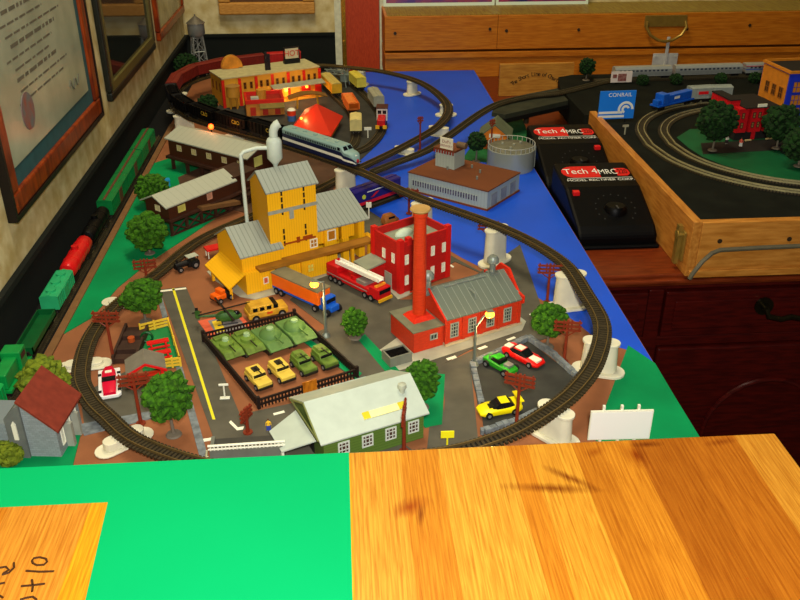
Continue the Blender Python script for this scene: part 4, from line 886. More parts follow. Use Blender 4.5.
B=MB().box(0,2.1,0,1.3,0,.75)
T = thing('coal_bunker', 'small open grey bunker on concrete at the left foot of power house', 'bin', (*(4.82,70.45),.12), 24)
part(T,'walls',MB().box(-1.2,1.2,-.9,-.75,0,1.0).box(-1.2,1.2,.75,.9,0,1.0).box(-1.2,-1.05,-.75,.75,0,1).box(1.05,1.2,-.75,.75,0,1),mat('bunker_grey',(120,120,104),.6)); part(T,'coal',MB().box(-1.05,1.05,-.75,.75,0,.85),COAL)
# ---- grey brewery
GRW = ribbed('pale_grey_panel_wall', (166,176,164), 'X', 0.5, (136,146,136), .15); BRR = mat('brown_flat_roof',(104,56,28),.7,vary=.1,scale=20)
f = F((9.6,115.6),(19.6,107.3))
T = thing('brewery', 'low grey warehouse with brown flat roof and sign tower on the blue water', 'building', (9.6,115.6,0.03), f.ang)
Wb=f.w; Db=8.9
part(T,'walls',MB().box(0,Wb,0,Db,0,2.7),GRW); part(T,'roof',MB().box(-.1,Wb+.1,-.1,Db+.1,2.7,2.85),BRR); part(T,'plinth',MB().box(-.1,Wb+.15,-.15,Db+.1,0,.25),mat('brick_plinth',(120,60,30),.7))
wp=part(T,'window_strip',MB().box(.6,Wb-1.6,-.05,.02,1.0,1.75),mat('strip_glass',(44,40,60),.2,c2=(120,110,120),scale=400))
B=MB(); x=.6
while x<Wb-1.6: B.box(x,x+.16,-.1,0,.95,1.8); x+=.42
part(wp,'mullions',B,GRW)
for k in range(3): part(T,'dock_door',MB().box(Wb-.02,Wb+.06,1.0+2.6*k,2.6+2.6*k,.25,2.0),mat('dock_grey',(120,126,124),.5,c2=(150,150,140),scale=90))
tx,ty=f.l((15.11,116.91))
tw=part(T,'sign_tower',MB().box(tx-1.7,tx+1.5,ty-.2,ty+2.6,2.85,5.4),GRW); part(tw,'tower_roof',MB().box(tx-1.9,tx+1.7,ty-.4,ty+2.8,5.4,5.7),BRR)
for k in range(8): part(tw,'red_fringe',MB().box(tx-1.9+.45*k,tx-1.65+.45*k,ty-.46,ty-.4,5.0,5.5),mat('dull_red',(130,40,24),.5))
sg=part(tw,'sign_panel',MB().box(tx-.9,tx+1.2,ty-.3,ty-.15,5.7,7.3),mat('cream_sign',(222,216,184),.5,vary=0))
for k,(s,z) in enumerate((("Duff's",6.75),('BREWERY',6.15))): text(sg,'lettering',s,.62 if k==0 else .46,(tx+.15,ty-.32,z),(90,0,0),mat('sign_red_ink',(140,50,40),.5))
part(tw,'water_barrel',MB().xcyl(tx+1.0,tx+2.4,ty+1.4,6.1,.45),mat('barrel_brown',(100,80,56),.6),smooth=True)
for x,y in ((4,4),(8.5,5.5),(6.5,6.6),(9.5,3.0)): part(T,'roof_vent',MB().cyl(x,y,2.85,3.3,.15),VENT)
# ---- silver storage tank
T = thing('storage_tank','round silver storage tank with railing beside the power packs','tank',(26.0,124.4,0.03),0)
SLV = mat('silver_tank', (168,172,156), .32, .45, vary=.06, scale=8)
part(T,'shell',MB().lathe(0,0,[(3.6,0),(3.6,3.1),(3.5,3.15)],40),SLV,smooth=True); part(T,'lid',MB().lathe(0,0,[(3.55,3.1),(3.4,3.25),(1.5,3.45),(.1,3.5)],40),mat('tank_lid',(104,104,88),.5,.2,vary=.15),smooth=True)
rl=part(T,'railing',MB().tube([(3.55*math.cos(a),3.55*math.sin(a),3.85) for a in [2*math.pi*k/40 for k in range(41)]],.05,5),mat('rail_silver',(190,190,176),.4,.3))
for k in range(28): a=2*math.pi*k/28; part(rl,'railing_post',MB().cyl(3.52*math.cos(a),3.52*math.sin(a),3.1,3.88,.05,n=6),mat('rail_silver',(190,190,176),.4,.3))
for k,(x,y) in enumerate(((-1.2,1.0),(.4,.2),(1.6,1.2),(-.4,-1.4))): part(T,'hatch',MB().cyl(x,y,3.3,3.65,.22),SLV)
part(T,'ladder',MB().box(3.55,3.75,-.25,-.15,0,3.4).box(3.55,3.75,.15,.25,0,3.4),SLV)
# ---- orange hut
f=F((22.87,133.24),ang=6)
T=thing('orange_hut','small orange hut with dark grey-green gable roof beside silver tank','building',(*(22.87,133.24),.03),-14)
ORH=mat('hut_orange',(222,120,22),.5,vary=.08)
part(T,'walls',MB().yprism([(0,0),(4.2,0),(4.2,2.3),(2.1,4.0),(0,2.3)],0,4.6),ORH)
HR=mat('hut_roof',(92,100,76),.7,vary=.12,scale=50)
part(T,'roof',MB().yprism([(-.6,1.9),(2.1,4.05),(2.1,4.25),(-.6,2.1)],-.4,5.0).yprism([(4.8,1.9),(2.1,4.05),(2.1,4.25),(4.8,2.1)],-.4,5.0),HR)
part(T,'door',MB().box(.6,1.5,-.08,.02,0,1.6),mat('hut_door',(150,66,10),.5)); part(T,'sign',MB().box(1.2,3.0,-.12,0,2.0,2.6),WHITEF); window(T,3.0,0,.7,.8,.9,cols=2,rows=2,fr=mat('hut_trim',(160,80,14),.5))
tag(part(None,'grass_mat',MB().prism([(19.06,128.14),(23.22,126.43),(31.77,137.28),(33.31,153.69),(27.86,149.03),(22.76,137.93)],.0,.06),mat('dark_grass_mat',(20,90,44),.8,vary=.2,scale=60)),'dark green grass patch under the orange hut on the blue water','lawn').location=W(0,0,.022)
# ---- yellow and red store
f=F((-21.1,160.0),(-3.5,168.3))
T=thing('department_store','long yellow store with red pilasters and grey roof at the far left','building',(-21.1,160.0,.08),f.ang)
Ws=f.w; Ds=7.0; Hs=5.3
SY=mat('store_yellow',(206,150,40),.55,vary=.08,scale=30); SR=mat('store_red',(200,32,16),.5,vary=.06)
part(T,'walls',MB().box(0,Ws,0,Ds,0,Hs),SY); part(T,'roof',MB().box(-.15,Ws+.15,-.15,Ds+.15,Hs,Hs+.2),mat('store_roof',(178,170,124),.7,vary=.1))
for i in range(7):
    x=Ws*i/6; part(T,'pilaster',MB().box(x-.28,x+.28,-.18,.05,0,Hs-.2),SR)
for i in range(6):
    for k in (-.62,.62):
        x=Ws*(i+.5)/6+k
        window(T,x,0,3.0,.55,1.25,cols=1,rows=2,fr=mat('store_brown',(130,70,20),.5),pane=mat('store_dark',(64,36,14),.3))
for y in (1.6,3.6,5.6): window(T,0,y,2.6,.6,1.6,ang=-90,cols=1,rows=2,fr=mat('store_brown',(130,70,20),.5),pane=mat('store_dark',(64,36,14),.3))
aw=part(T,'awning',MB().add([(9.2,-.1,3.0),(Ws+.4,-.1,3.0),(Ws+.4,-1.9,2.6),(9.2,-1.9,2.6),(9.2,-.1,3.15),(Ws+.4,-.1,3.15),(Ws+.4,-1.9,2.75),(9.2,-1.9,2.75)],[(0,1,2,3),(7,6,5,4),(3,2,6,7),(0,3,7,4),(1,5,6,2),(0,4,5,1)]),mat('awning_grey',(150,150,122),.6))
part(T,'red_shopfront',MB().box(9.2,11.4,-.25,0,.3,2.3).box(15.6,17.4,-.25,0,.3,2.4).box(18.4,19.2,-.25,0,.2,2.5),SR)
part(T,'shop_window',MB().box(11.7,15.2,-.15,0,.6,2.4),mat('shop_glow_glass',(226,180,60),.3)); part(T,'ledge',MB().box(10,Ws,-1.7,0,0,.5),SY)
EMY=mat('lamp_yellow',(255,200,90),.4,vary=0,emit=((255,150,40),9)); EMR=mat('lamp_red',(255,110,60),.4,vary=0,emit=((255,120,60),10))
part(T,'lit_lamp',MB().ball((12.2,-.5,1.9),.34,2),EMY,smooth=True); part(T,'lit_lamp',MB().ball((16.5,-.5,2.0),.30,2),mat('lamp_orange',(255,150,70),.4,vary=0,emit=((255,110,30),8)),smooth=True)
def glow(x,y,z,p,c=(1,.55,.2),r=.25):
    l=bpy.data.lights.new('lamp_light','POINT'); l.energy=p; l.color=c; l.shadow_soft_size=r*CM; o=bpy.data.objects.new('lamp_light',l); COL.objects.link(o); o.location=W(x,y,z)
glow(*(-8.65,162.12,1.9),.05); glow(*(-4.72,163.27,1.9),.03,(1,.35,.12))
# things on the roof and in front of the store
p=(-20.07,167.86)
T=thing('roof_ornament','orange taco shaped ornament on the store roof','roof sign',(p[0],p[1],5.62),20)
part(T,'shell',MB().yprism([(2.0*math.cos(math.pi*k/12),.1+2.3*math.sin(math.pi*k/12)) for k in range(13)],-.5,-.2).yprism([(2.0*math.cos(math.pi*k/12),.1+2.3*math.sin(math.pi*k/12)) for k in range(13)],.4,.7),mat('taco_shell',(206,130,36),.6,vary=.2,scale=80))
part(T,'filling',MB().yprism([(1.9*math.cos(math.pi*k/12),.1+2.35*math.sin(math.pi*k/12)) for k in range(13)],-.2,.4),mat('taco_filling',(190,160,60),.7,c2=(150,60,20),scale=120)); part(T,'foot',MB().box(-1.2,1.2,-.6,.8,-.0,.15),mat('taco_shell',(206,130,36)))
p=(-13.10,165.77)
solo('smoke_stack','dark slim twin stack rising from middle of the store roof','stack',MB().box(-.5,-.05,-.2,.2,0,3.4).box(.05,.5,-.2,.2,0,3.0).box(-.55,.55,-.25,.25,1.6,1.9),mat('stack_dark',(34,28,30),.5),(p[0],p[1],5.6),20)
p=(-8.77,171.14)
T=thing('roof_sign','black framed sign with red lettering on the store roof','sign',(p[0],p[1],5.6),22)
part(T,'frame',MB().box(-1.6,1.6,-.15,.15,.7,3.1),BLACKP); part(T,'panel',MB().box(-1.35,1.35,-.22,-.14,.95,2.85),mat('sign_pale',(200,186,150),.4)); part(T,'base',MB().box(-1.6,1.6,-.4,.6,0,.7),BLACKP)
text(T,'lettering','HOT',1.5,(0,-.25,1.9),(90,0,0),mat('sign_red_ink2',(196,40,30),.5),ext=.01)
p=(-19.90,160.86)
T=thing('roof_tank','yellow wooden water tank on legs in front of store left corner','tank',(p[0]+.6,p[1]-1.2,.08),0)
TW=ribbed('tank_wood',(196,136,44),'X',.22,(130,86,20),.2)
part(T,'tub',MB().cyl(0,0,2.2,4.2,1.25,n=20),TW,smooth=True); part(T,'lid',MB().lathe(0,0,[(1.35,4.2),(.1,4.6)],20),mat('tank_lid_wood',(150,110,50),.6),smooth=True)
for a in range(4): part(T,'leg',MB().obox(.85*math.cos(math.pi/4+a*math.pi/2),.85*math.sin(math.pi/4+a*math.pi/2),0,2.2,.22,.22,45),TW)
A=(-16.56,154.12); f=F(A,(-10.21,149.38))
T=thing('red_shop','low shop with red parapet and grey awning behind the black hopper cars','building',(A[0],A[1],.08),8)
part(T,'walls',MB().box(0,6.8,0,6,0,2.2),mat('shop_tan',(190,120,40),.6,vary=.2,scale=60)); part(T,'parapet',MB().box(-.1,6.9,-.1,.3,2.2,2.9).box(-.1,.3,.3,6.1,2.2,2.9).box(6.5,6.9,.3,6.1,2.2,2.9).box(.3,6.5,5.8,6.1,2.2,2.9),SR); part(T,'roof',MB().box(.3,6.5,.3,5.8,2.2,2.35),mat('shop_roof_red',(150,30,20),.6))
part(T,'awning',MB().xprism([(-1.5,1.6),(-.05,2.1),(-.05,2.25),(-1.5,1.75)],2.4,6.8),mat('awning_olive',(120,104,50),.6))
for x in (1.2,3.4,5.6): part(T,'door',MB().box(x-.5,x+.5,-.08,.02,.1,1.6),mat('shop_red_door',(176,40,20),.5))
part(T,'roof_barrel',MB().cyl(3.0,3,2.35,4.0,.9,n=14),TW); part(T,'roof_unit',MB().box(1,2.4,1.2,2.4,2.35,3.0),mat('pale_unit',(176,180,160),.5))
# tent roofed station
L_=(-8.07,141.67);F_=(-1.38,136.82);R_=(0.74,148.03); B_=(L_[0]+R_[0]-F_[0],L_[1]+R_[1]-F_[1]); cx=(L_[0]+R_[0])/2; cy=(L_[1]+R_[1])/2
T=thing('station','small yellow station with steep orange-red tent roof beside the locomotive','building',(cx,cy,.08))
rel=lambda p,k=1.0:((p[0]-cx)*k,(p[1]-cy)*k)
part(T,'walls',MB().prism([rel(L_,.82),rel(F_,.82),rel(R_,.82),rel(B_,.82)],0,1.7),mat('station_yellow',(214,160,40),.5))
TR=mat('tent_roof_red',(206,44,20),.45,vary=.08,scale=14)
part(T,'roof',MB().prism([rel(L_),rel(F_),rel(R_),rel(B_)],1.5,4.6,[rel(L_,.03),rel(F_,.03),rel(R_,.03),rel(B_,.03)]).prism([rel(L_),rel(F_),rel(R_),rel(B_)],1.35,1.5),TR)
for s in (.3,.7):
    q=rel((L_[0]+(F_[0]-L_[0])*s,L_[1]+(F_[1]-L_[1])*s),.83); window(T,q[0],q[1],.3,.8,.9,ang=math.degrees(math.atan2(F_[1]-L_[1],F_[0]-L_[0])),fr=WHITEF)
p=(-5.92,138.26); T=thing('station_lamp','glowing orange lamp post in front of the tent roofed station','street lamp',(*(-6.34,142.77),.08)); part(T,'pole',MB().cyl(0,0,0,2.6,.08),BLACKP); part(T,'bulb',MB().ball((0,0,2.8),.22,2),mat('lamp_orange',(255,150,70)),smooth=True)
glow(*[(-5.95,133.89,2.8)[0],(-6.33,142.45,0.1)[1],3.4][:3],.03,(1,.5,.15))
# petrol canopy
T=thing('fuel_canopy','brown arched canopy on yellow posts in front of the store','canopy',(*(-5.68,159.16),.08),12)
part(T,'roof',MB().yprism([(-3.6+.6*k,2.2+.7*math.sin(math.pi*k/12)) for k in range(13)]+[(3.6-.6*k,2.0+.7*math.sin(math.pi*(12-k)/12)) for k in range(13)],-1.2,1.2),mat('canopy_brown',(120,84,30),.6))
for x in (-2,2): part(T,'post',MB().tube([(x,0,0),(x*.9,0,2.4)],.16,8),YEL)
T=thing('fuel_tank','red white and blue upright tank under the brown canopy','tank',(*(-8.35,151.05),.08)); part(T,'lower',MB().cyl(0,0,0,1.0,.75),mat('tank_blue',(60,96,150),.4),smooth=True); part(T,'upper',MB().cyl(0,0,1.0,1.9,.75),mat('tank_red2',(214,60,26),.4),smooth=True); part(T,'lid',MB().lathe(0,0,[(.78,1.9),(.5,2.2),(.1,2.25)]),WHITEF,smooth=True)
# loading gantry in the yard
T=thing('coal_gantry','grey steel lattice gantry at the far end of the yard','gantry',(*(0.06,174.73),.08),-25)
GS=mat('gantry_steel',(130,140,130),.4,.4)
for x in (-2.2,2.2):
    for y in (-.9,.9): part(T,'leg',MB().tube([(x,y,0),(x*.8,y,3.4)],.13,6),GS)
B=MB()
for y in (-.9,.9):
    B.tube([(-2.4,y,3.3),(2.4,y,3.3)],.12,6).tube([(-2.4,y,2.5),(2.4,y,2.5)],.1,6)
    for k in range(6): B.tube([(-2.2+.75*k,y,2.5 if k%2 else 3.3),(-1.45+.75*k,y,3.3 if k%2 else 2.5)],.08,5)
part(T,'truss',B,GS); part(T,'control_box',MB().box(1.0,2.4,-.9,.9,1.1,2.4),mat('gantry_box',(116,128,122),.5,.2))
# ---- brown mine sheds on trestles
BRW=ribbed('brown_board_wall',(74,38,20),'X',.3,(48,24,12),.2); SHR=ribbed('weathered_grey_roof',(168,170,150),'X',1.1,(140,142,122),.08)
CRW=mat('cream_window',(206,190,140),.5,vary=0); TIMB=mat('dark_timber',(62,34,20),.7,vary=.2,scale=80)
f=F((-26.1,127.0),(-13.0,116.5))
T=thing('mine_shed','long brown board shed with pale grey roof beside black hopper train','building',(-26.1,127.0,.05),f.ang)
Wm=f.w
part(T,'walls',gable_body(.3,Wm-.3,.3,5.6,3,2.3,4.9,5.9),BRW); gable_roof(T,0.2,Wm-.2,0.3,5.7,3,4.95,5.95,SHR,ov=.4)
for i in range(5): window(T,2.6+3.1*i,.3,3.3,.95,.9,cols=2,rows=2,fr=CRW,pane=mat('cream_pane',(196,180,110),.4))
part(T,'end_sign',MB().box(Wm-.32,Wm-.2,1.6,3.2,3.2,4.6),mat('pale_yellow_sign',(210,206,110),.5)); window(T,.3,2.6,3.0,1.3,1.3,ang=-90,cols=1,rows=1,fr=WHITEF,pane=WHITEF)
part(T,'floor_beam',MB().box(0,Wm,-.3,6,1.9,2.3),TIMB)
for i in range(6):
    for y in (.5,5.3): part(T,'trestle_post',MB().box(.6+3.1*i-.2,.6+3.1*i+.2,y-.2,y+.2,0,1.9),TIMB)
f=F((-21.7,101.6),ang=50)
T=thing('coal_breaker','brown mine shed on a dark timber trestle with bent grey roof','building',(-21.7,101.6,.05),50)
part(T,'walls',gable_body(.3,11.4,.3,4.6,2.4,2.2,3.9,4.9),BRW); gable_roof(T,.2,11.5,.3,4.6,2.4,4.0,5.0,SHR,ov=.35,ovx=.5)
window(T,2.4,.3,2.6,1.2,.9,cols=1,rows=1,fr=mat('yel_win',(206,196,100),.5),pane=mat('yel_pane',(200,190,90),.5)); window(T,7.2,.3,2.7,.9,.9,cols=1,rows=1,fr=mat('pink_win',(206,150,120),.5),pane=mat('pink_pane',(196,140,110),.5)); window(T,.3,2.3,2.9,.9,.8,ang=-90,cols=1,rows=1,fr=CRW,pane=CRW)
B=MB()
part(T,'floor_beam',MB().box(0,16,-.2,4.8,1.9,2.2),TIMB)
for i in range(7):
    for y in (.1,4.6):
        part(T,'trestle_post',MB().box(.3+2.5*i-.16,.3+2.5*i+.16,y-.16,y+.16,0,1.9),TIMB)
    if i<6:
        for s in (0,1): part(T,'cross_brace',MB().tube([(.3+2.5*i,.02,.2 if s else 1.7),(2.8+2.5*i,.02,1.7 if s else .2)],.12,5),TIMB)
part(T,'sill',MB().box(0,15.8,-.1,.2,0,.22),TIMB)
part(T,'conveyor',MB().add([(5,-.6,2.0),(11,-1.4,1.1),(11,-.2,1.1),(5,.6,2.0),(5,-.6,2.5),(11,-1.4,1.6),(11,-.2,1.6),(5,.6,2.5)],[(3,2,1,0),(4,5,6,7),(0,1,5,4),(1,2,6,5),(2,3,7,6),(3,0,4,7)]),mat('conveyor_brown',(110,76,40),.7))
part(T,'rear_house',MB().box(11.5,16,.5,4.5,2.2,4.2),BRW); part(T,'rear_roof',MB().box(11.6,16.2,.3,4.7,4.2,4.35),mat('dark_brown_roof',(58,36,24),.7,vary=.2))
# ---- green warehouse in front
GW=ribbed('green_board_wall',(86,112,44),'Z',.28,(60,84,28),.2); CRR=mat('cream_roof',(176,186,170),.45,vary=.04)
f=F((-2.1,54.75),(6.2,58.15))
T=thing('green_warehouse','green warehouse with cream gable roof behind the near pine board','building',(-2.1,54.75,.08),f.ang)
Wg=f.w
part(T,'walls',gable_body(0,Wg,0,6.6,3.2,0,2.7,4.4),GW); gable_roof(T,0,Wg,0,6.6,3.2,2.75,4.45,CRR,ov=.35,ovx=.35,t=.12)
for i in range(4): window(T,1.7+2.1*i,0,.9,1.0,1.2,cols=3,rows=3,fr=mat('pale_frame',(200,206,190),.5),pane=mat('dark_red_pane',(70,44,34),.3))
sb=part(T,'roof_sign',MB().add([(3.8,.55,3.12),(7.6,.55,3.12),(7.6,1.1,3.42),(3.8,1.1,3.42),(3.8,.5,3.24),(7.6,.5,3.24),(7.6,1.05,3.54),(3.8,1.05,3.54)],[(3,2,1,0),(4,5,6,7),(0,1,5,4),(1,2,6,5),(2,3,7,6),(3,0,4,7)]),mat('cream_roof_sign',(224,218,150),.5)); 
part(sb,'sign_end',MB().add([(3.8,.5,3.26),(4.4,.5,3.26),(4.4,1.05,3.56),(3.8,1.05,3.56),(7.0,.5,3.26),(7.6,.5,3.26),(7.6,1.05,3.56),(7.0,1.05,3.56)],[(0,1,2,3),(4,5,6,7)]),mat('sign_mustard',(196,180,30),.5))
part(T,'end_truss',MB().tube([(-.36,.1,2.75),(-.36,3.2,4.4),(-.36,6.5,2.75)],.1,6).tube([(-.36,.1,2.75),(-.36,6.5,2.75)],.08,6),mat('olive_trim',(120,126,70),.5))
part(T,'roof_vent',MB().lathe(7.9,1.9,[(.22,3.6),(.22,4.2),(.4,4.3),(.35,4.6),(.1,4.7)],12),mat('vent_pale',(168,172,150),.5),smooth=True)
part(T,'skylight',MB().box(2.5,6.8,6.0,6.9,2.5,2.75),mat('pale_blue_eave',(176,204,200),.4))
part(T,'porch_roof',MB().add([(-.4,.6,2.5),(-.4,5.2,2.5),(-3.0,4.6,1.6),(-3.0,1.6,1.6),(-.4,.6,2.38),(-.4,5.2,2.38),(-3,4.6,1.48),(-3,1.6,1.48)],[(0,1,2,3),(7,6,5,4),(0,3,7,4),(1,5,6,2),(2,6,7,3),(0,4,5,1)]),CRR)
for y in (1.9,4.3): part(T,'porch_post',MB().box(-2.9,-2.7,y,y+.2,0,1.5),WHITEF)
part(T,'end_door',MB().box(-.08,.02,2.2,4.2,0,1.9),BLACKP)
window(T,Wg,3.3,.8,.9,1.0,ang=90,cols=2,rows=2,fr=mat('pale_frame',(200,206,190)))
# loading platform with railing
T=thing('loading_platform','grey platform with white railing between grey road and bright green board','platform',(-11.2,55.4,.08),2)
part(T,'front_wall',MB().box(0,5.9,0,.3,0,1.7).box(5.6,5.9,.3,2.0,0,1.7).box(0,.3,.3,2,0,1.7),mat('platform_grey',(104,106,94),.6)); part(T,'deck',MB().box(.3,5.6,.3,2.0,1.2,1.4),mat('platform_deck',(60,58,50),.7))
B=MB().tube([(-.1,.1,2.15),(6,.1,2.15)],.1,6).tube([(-.1,.1,1.8),(6,.1,1.8)],.08,6)
rl=part(T,'railing',B,WHITEF)
for k in range(20): part(rl,'baluster',MB().box(.05+.3*k,.15+.3*k,.05,.15,1.7,2.15),WHITEF)
part(T,'scroll',MB().tube([(-.35+.3*math.cos(a)*(1-a/14),0.1,.75+.3*math.sin(a)*(1-a/14)*1.4) for a in [k*.5 for k in range(22)]]+[(-.2,.1,1.7)],.08,5),mat('scroll_cream',(206,200,150),.5))
# church
SGR=brick('pale_blue_stone',(140,150,150),(112,122,124),.4,.2); RBR=ribbed('red_brown_roof',(128,50,32),'X',.22,(104,38,24),.3)
T=thing('stone_house','pale stone house with steep red-brown roof beside the left curve','building',(-26.0,58.0,.08),-6)
part(T,'walls',MB().yprism([(-.1,0),(2.4,0),(2.4,2.9),(0,5.2),(-.1,5.2)],0,4.6).box(-4.2,-1.5,.3,3.6,0,3.0),SGR)
RB=MB()
RB.yprism([(-.25,5.55),(2.75,2.65),(2.75,2.85),(-.15,5.7)],-.35,4.95)
part(T,'roof',RB,mat('red_brown_roof2',(128,50,34),.6,c2=(112,42,28),scale=160))
for y in (.9,2.3,3.6): window(T,2.4,y,.7,.55,1.8,ang=90,cols=1,rows=1,fr=WHITEF,pane=mat('white_pane',(220,224,206),.4))
part(T,'buttress',MB().box(2.3,3.0,1.4,1.8,0,2.3).box(2.3,3.0,2.9,3.2,0,2.3),mat('grey_buttress',(150,152,136),.6))
part(T,'bell_gable',MB().yprism([(-1.5,0),(-.1,0),(-.1,5.0),(-.5,5.0),(-1.5,3.9)],-.25,1.6),mat('grey_gable',(100,104,98),.6)); part(T,'arched_window',MB().yprism([(-.95,1.9),(-.6,1.9),(-.6,3.4),(-.77,3.7),(-.95,3.4)],-.36,-.2),WHITEF)
# water tower
T=thing('water_tower','silver water tower on lattice legs in the far left corner','tower',(-28.6,184.3,.03),20)
WM=mat('tower_silver',(150,154,148),.35,.5,vary=.06)
part(T,'tank',MB().lathe(0,0,[(.4,8.0),(1.3,8.3),(1.75,8.9),(1.75,11.0)],20),WM,smooth=True); part(T,'roof',MB().lathe(0,0,[(1.95,11.0),(.15,12.4),(.15,12.7)],20),mat('tower_roof',(110,104,92),.4,.4),smooth=True)
for a in range(4):
    c,s=math.cos(math.pi/4+a*math.pi/2),math.sin(math.pi/4+a*math.pi/2); part(T,'leg',MB().tube([(2.3*c,2.3*s,0),(1.35*c,1.35*s,8.5)],.16,6),WM)
    c2,s2=math.cos(math.pi/4+(a+1)*math.pi/2),math.sin(math.pi/4+(a+1)*math.pi/2)
    for k in range(3):
        r0=2.3-.95*k*2.7/8.5; r1=2.3-.95*(k+1)*2.7/8.5; part(T,'brace',MB().tube([(r0*c,r0*s,2.7*k),(r1*c2,r1*s2,2.7*(k+1))],.07,5).tube([(r0*c2,r0*s2,2.7*k),(r1*c,r1*s,2.7*(k+1))],.07,5).tube([(r1*c,r1*s,2.7*(k+1)),(r1*c2,r1*s2,2.7*(k+1))],.07,5),WM)
part(T,'riser',MB().cyl(0,0,0,8.2,.22),WM)
# ---- buildings in the wooden case
CZD=4.27
A=(59.9,121.2)
T=thing('red_building','bright red three storey building in the wooden case beside green trees','building',(A[0],A[1],CZD+.0),8); T.scale=(.82,.82,.86)
RB2=brick('vivid_red_brick',(206,16,24),(150,16,20)); DKR=mat('building_dark_roof',(28,24,22),.7)
part(T,'walls',MB().box(-1.4,0.6,2.6,9,0,6.6).box(0.6,7.4,2.6,9,0,5.6).box(2,4.4,.6,2.6,1.4,5.6).box(5,7.4,.6,2.6,1.4,5.6).box(-.6,1.4,.6,2.6,1.4,5.6),RB2); part(T,'roof',MB().box(0.6,7.6,.5,9.1,5.6,5.8).box(-1.5,.6,2.5,9.1,6.6,6.8),DKR)
part(T,'ground_floor',MB().box(-.5,7.3,.8,2.6,0,1.4),DKR); part(T,'red_door',MB().box(2.8,3.6,.7,.8,0,1.4),RB2)
for x in (.4,2.6,3.7,5.6,6.7):
    for z in (2.2,3.9): window(T,x,.6,z,.55,1.0,cols=1,rows=2,fr=DKR,pane=mat('amber_pane',(150,110,60),.3))
for y in (3.6,5.6,7.6):
    for z in (1.6,4.0): window(T,-1.4,y,z,.7,1.2,ang=-90,cols=1,rows=2,fr=DKR,pane=mat('amber_pane',(150,110,60),.3))
part(T,'roof_sign',MB().box(3,4.8,.5,.7,5.8,6.3),WHITEF)
for x in (1.0,5.2): part(T,'pavement_bench',MB().box(x,x+1.2,-.6,-.3,.2,.4),mat('bench_tan',(180,160,110),.5))
T=thing('blue_building','blue framed building with rows of orange windows at right picture edge','building',(69.0,127.0,CZD),4)
BLB=mat('building_blue',(30,50,190),.45,vary=.05); ORW=mat('orange_window_wall',(196,120,30),.5,vary=.1)
part(T,'walls',MB().box(0,16,0,8,0,8.6),BLB); part(T,'side_wall',MB().box(-.1,.05,.3,7.8,.3,8.4),ORW); part(T,'cornice',MB().box(-.3,16,-.2,.1,8.6,9.0).box(-.3,.1,.1,8.2,8.6,9.0).box(-.3,16,7.9,8.2,8.6,9),ORW); part(T,'roof',MB().box(.1,16,.1,7.9,8.55,8.65),DKR)
for i in range(5):
    for z in (1.6,3.6,5.6): window(T,1.7+2.6*i,0,z,2.0,1.8,cols=3,rows=2,fr=mat('blue_trim',(40,50,150),.4),pane=ORW)
for y in (1.6,3.6,5.6):
    for z in (1.6,4.4): window(T,-.1,y,z,1.2,1.8,ang=-90,cols=2,rows=2,fr=mat('tan_trim',(150,90,24),.4),pane=mat('store_dark',(64,36,14)))
part(T,'roof_beacon',MB().box(4.2,5.4,3,3.6,8.65,9.6),mat('beacon_red',(206,30,30),.4))
# ============================================================ vehicles
TYRE = mat('black_tyre', (18,18,18), 0.7, vary=0); HUB = mat('wheel_hub', (150,150,146), 0.35, 0.5)
def wheels(T, xs, W, r, wdt=0.3):
    for x in xs:
        for s in (-1,1):
            y0,y1 = (s*W/2-wdt/2, s*W/2+wdt/2)
            w = part(T, 'wheel', MB().ycyl(y0,y1,x,r,r,16), TYRE, smooth=True)
            part(w, 'hub', MB().ycyl(s*W/2+s*wdt/2-.02*s,s*W/2+s*wdt/2+.03*s,x,r,r*.5,12) if s>0 else MB().ycyl(s*W/2+s*wdt/2-.03,s*W/2+s*wdt/2+.02,x,r,r*.5,12), HUB)
def loft(T, name, secs, m, smooth=True):
    """body from cross sections (x, half width, z bottom, z shoulder, z top, top half width)"""
    vs=[];fs=[];n=8
    for x,w,zb,zs,zt,wt in secs:
        vs += [(x,-w*.9,zb),(x,w*.9,zb),(x,w,zb+(zs-zb)*.4),(x,w*.97,zs),(x,wt,zt),(x,-wt,zt),(x,-w*.97,zs),(x,-w,zb+(zs-zb)*.4)]
    for i in range(len(secs)-1):
        for k in range(n): fs.append((i*n+k,i*n+(k+1)%n,(i+1)*n+(k+1)%n,(i+1)*n+k))
    fs += [tuple(range(n))[::-1], tuple((len(secs)-1)*n+k for k in range(n))]
    return part(T, name, MB().add(vs,fs), m, smooth=smooth)
def vehicle(name, label, a, b, cat, z=.1, group=None):
    """rear point a, front point b on the ground"""
    T = thing(name, label, cat, ((a[0]+b[0])/2,(a[1]+b[1])/2,z), math.degrees(math.atan2(b[1]-a[1],b[0]-a[0])), group)
    return T, math.hypot(b[0]-a[0],b[1]-a[1])
GL = mat('car_glass', (16,18,20), 0.1, vary=0)
def sports(T, L, W, col, h=1.15):
    loft(T,'body',[(-L/2,W*.42,.3,.7,.75,W*.38),(-L*.42,W*.5,.22,.72,.85,W*.42),(-L*.1,W*.48,.2,.68,.78,W*.42),(L*.25,W*.5,.2,.64,.72,W*.4),(L*.42,W*.46,.22,.52,.58,W*.36),(L/2,W*.34,.28,.42,.46,W*.28)],col)
    c=loft(T,'cabin',[(-L*.34,W*.36,.6,.78,.8,W*.3),(-L*.2,W*.42,.6,.8,h,W*.3),(L*.02,W*.42,.6,.8,h,W*.3),(L*.2,W*.38,.6,.68,.7,W*.3)],GL)
    part(T,'roof_panel',MB().box(-L*.2,L*.01,-W*.29,W*.29,h-.02,h+.05),col)
    wheels(T,(-L*.31,L*.31),W*.88,.32)
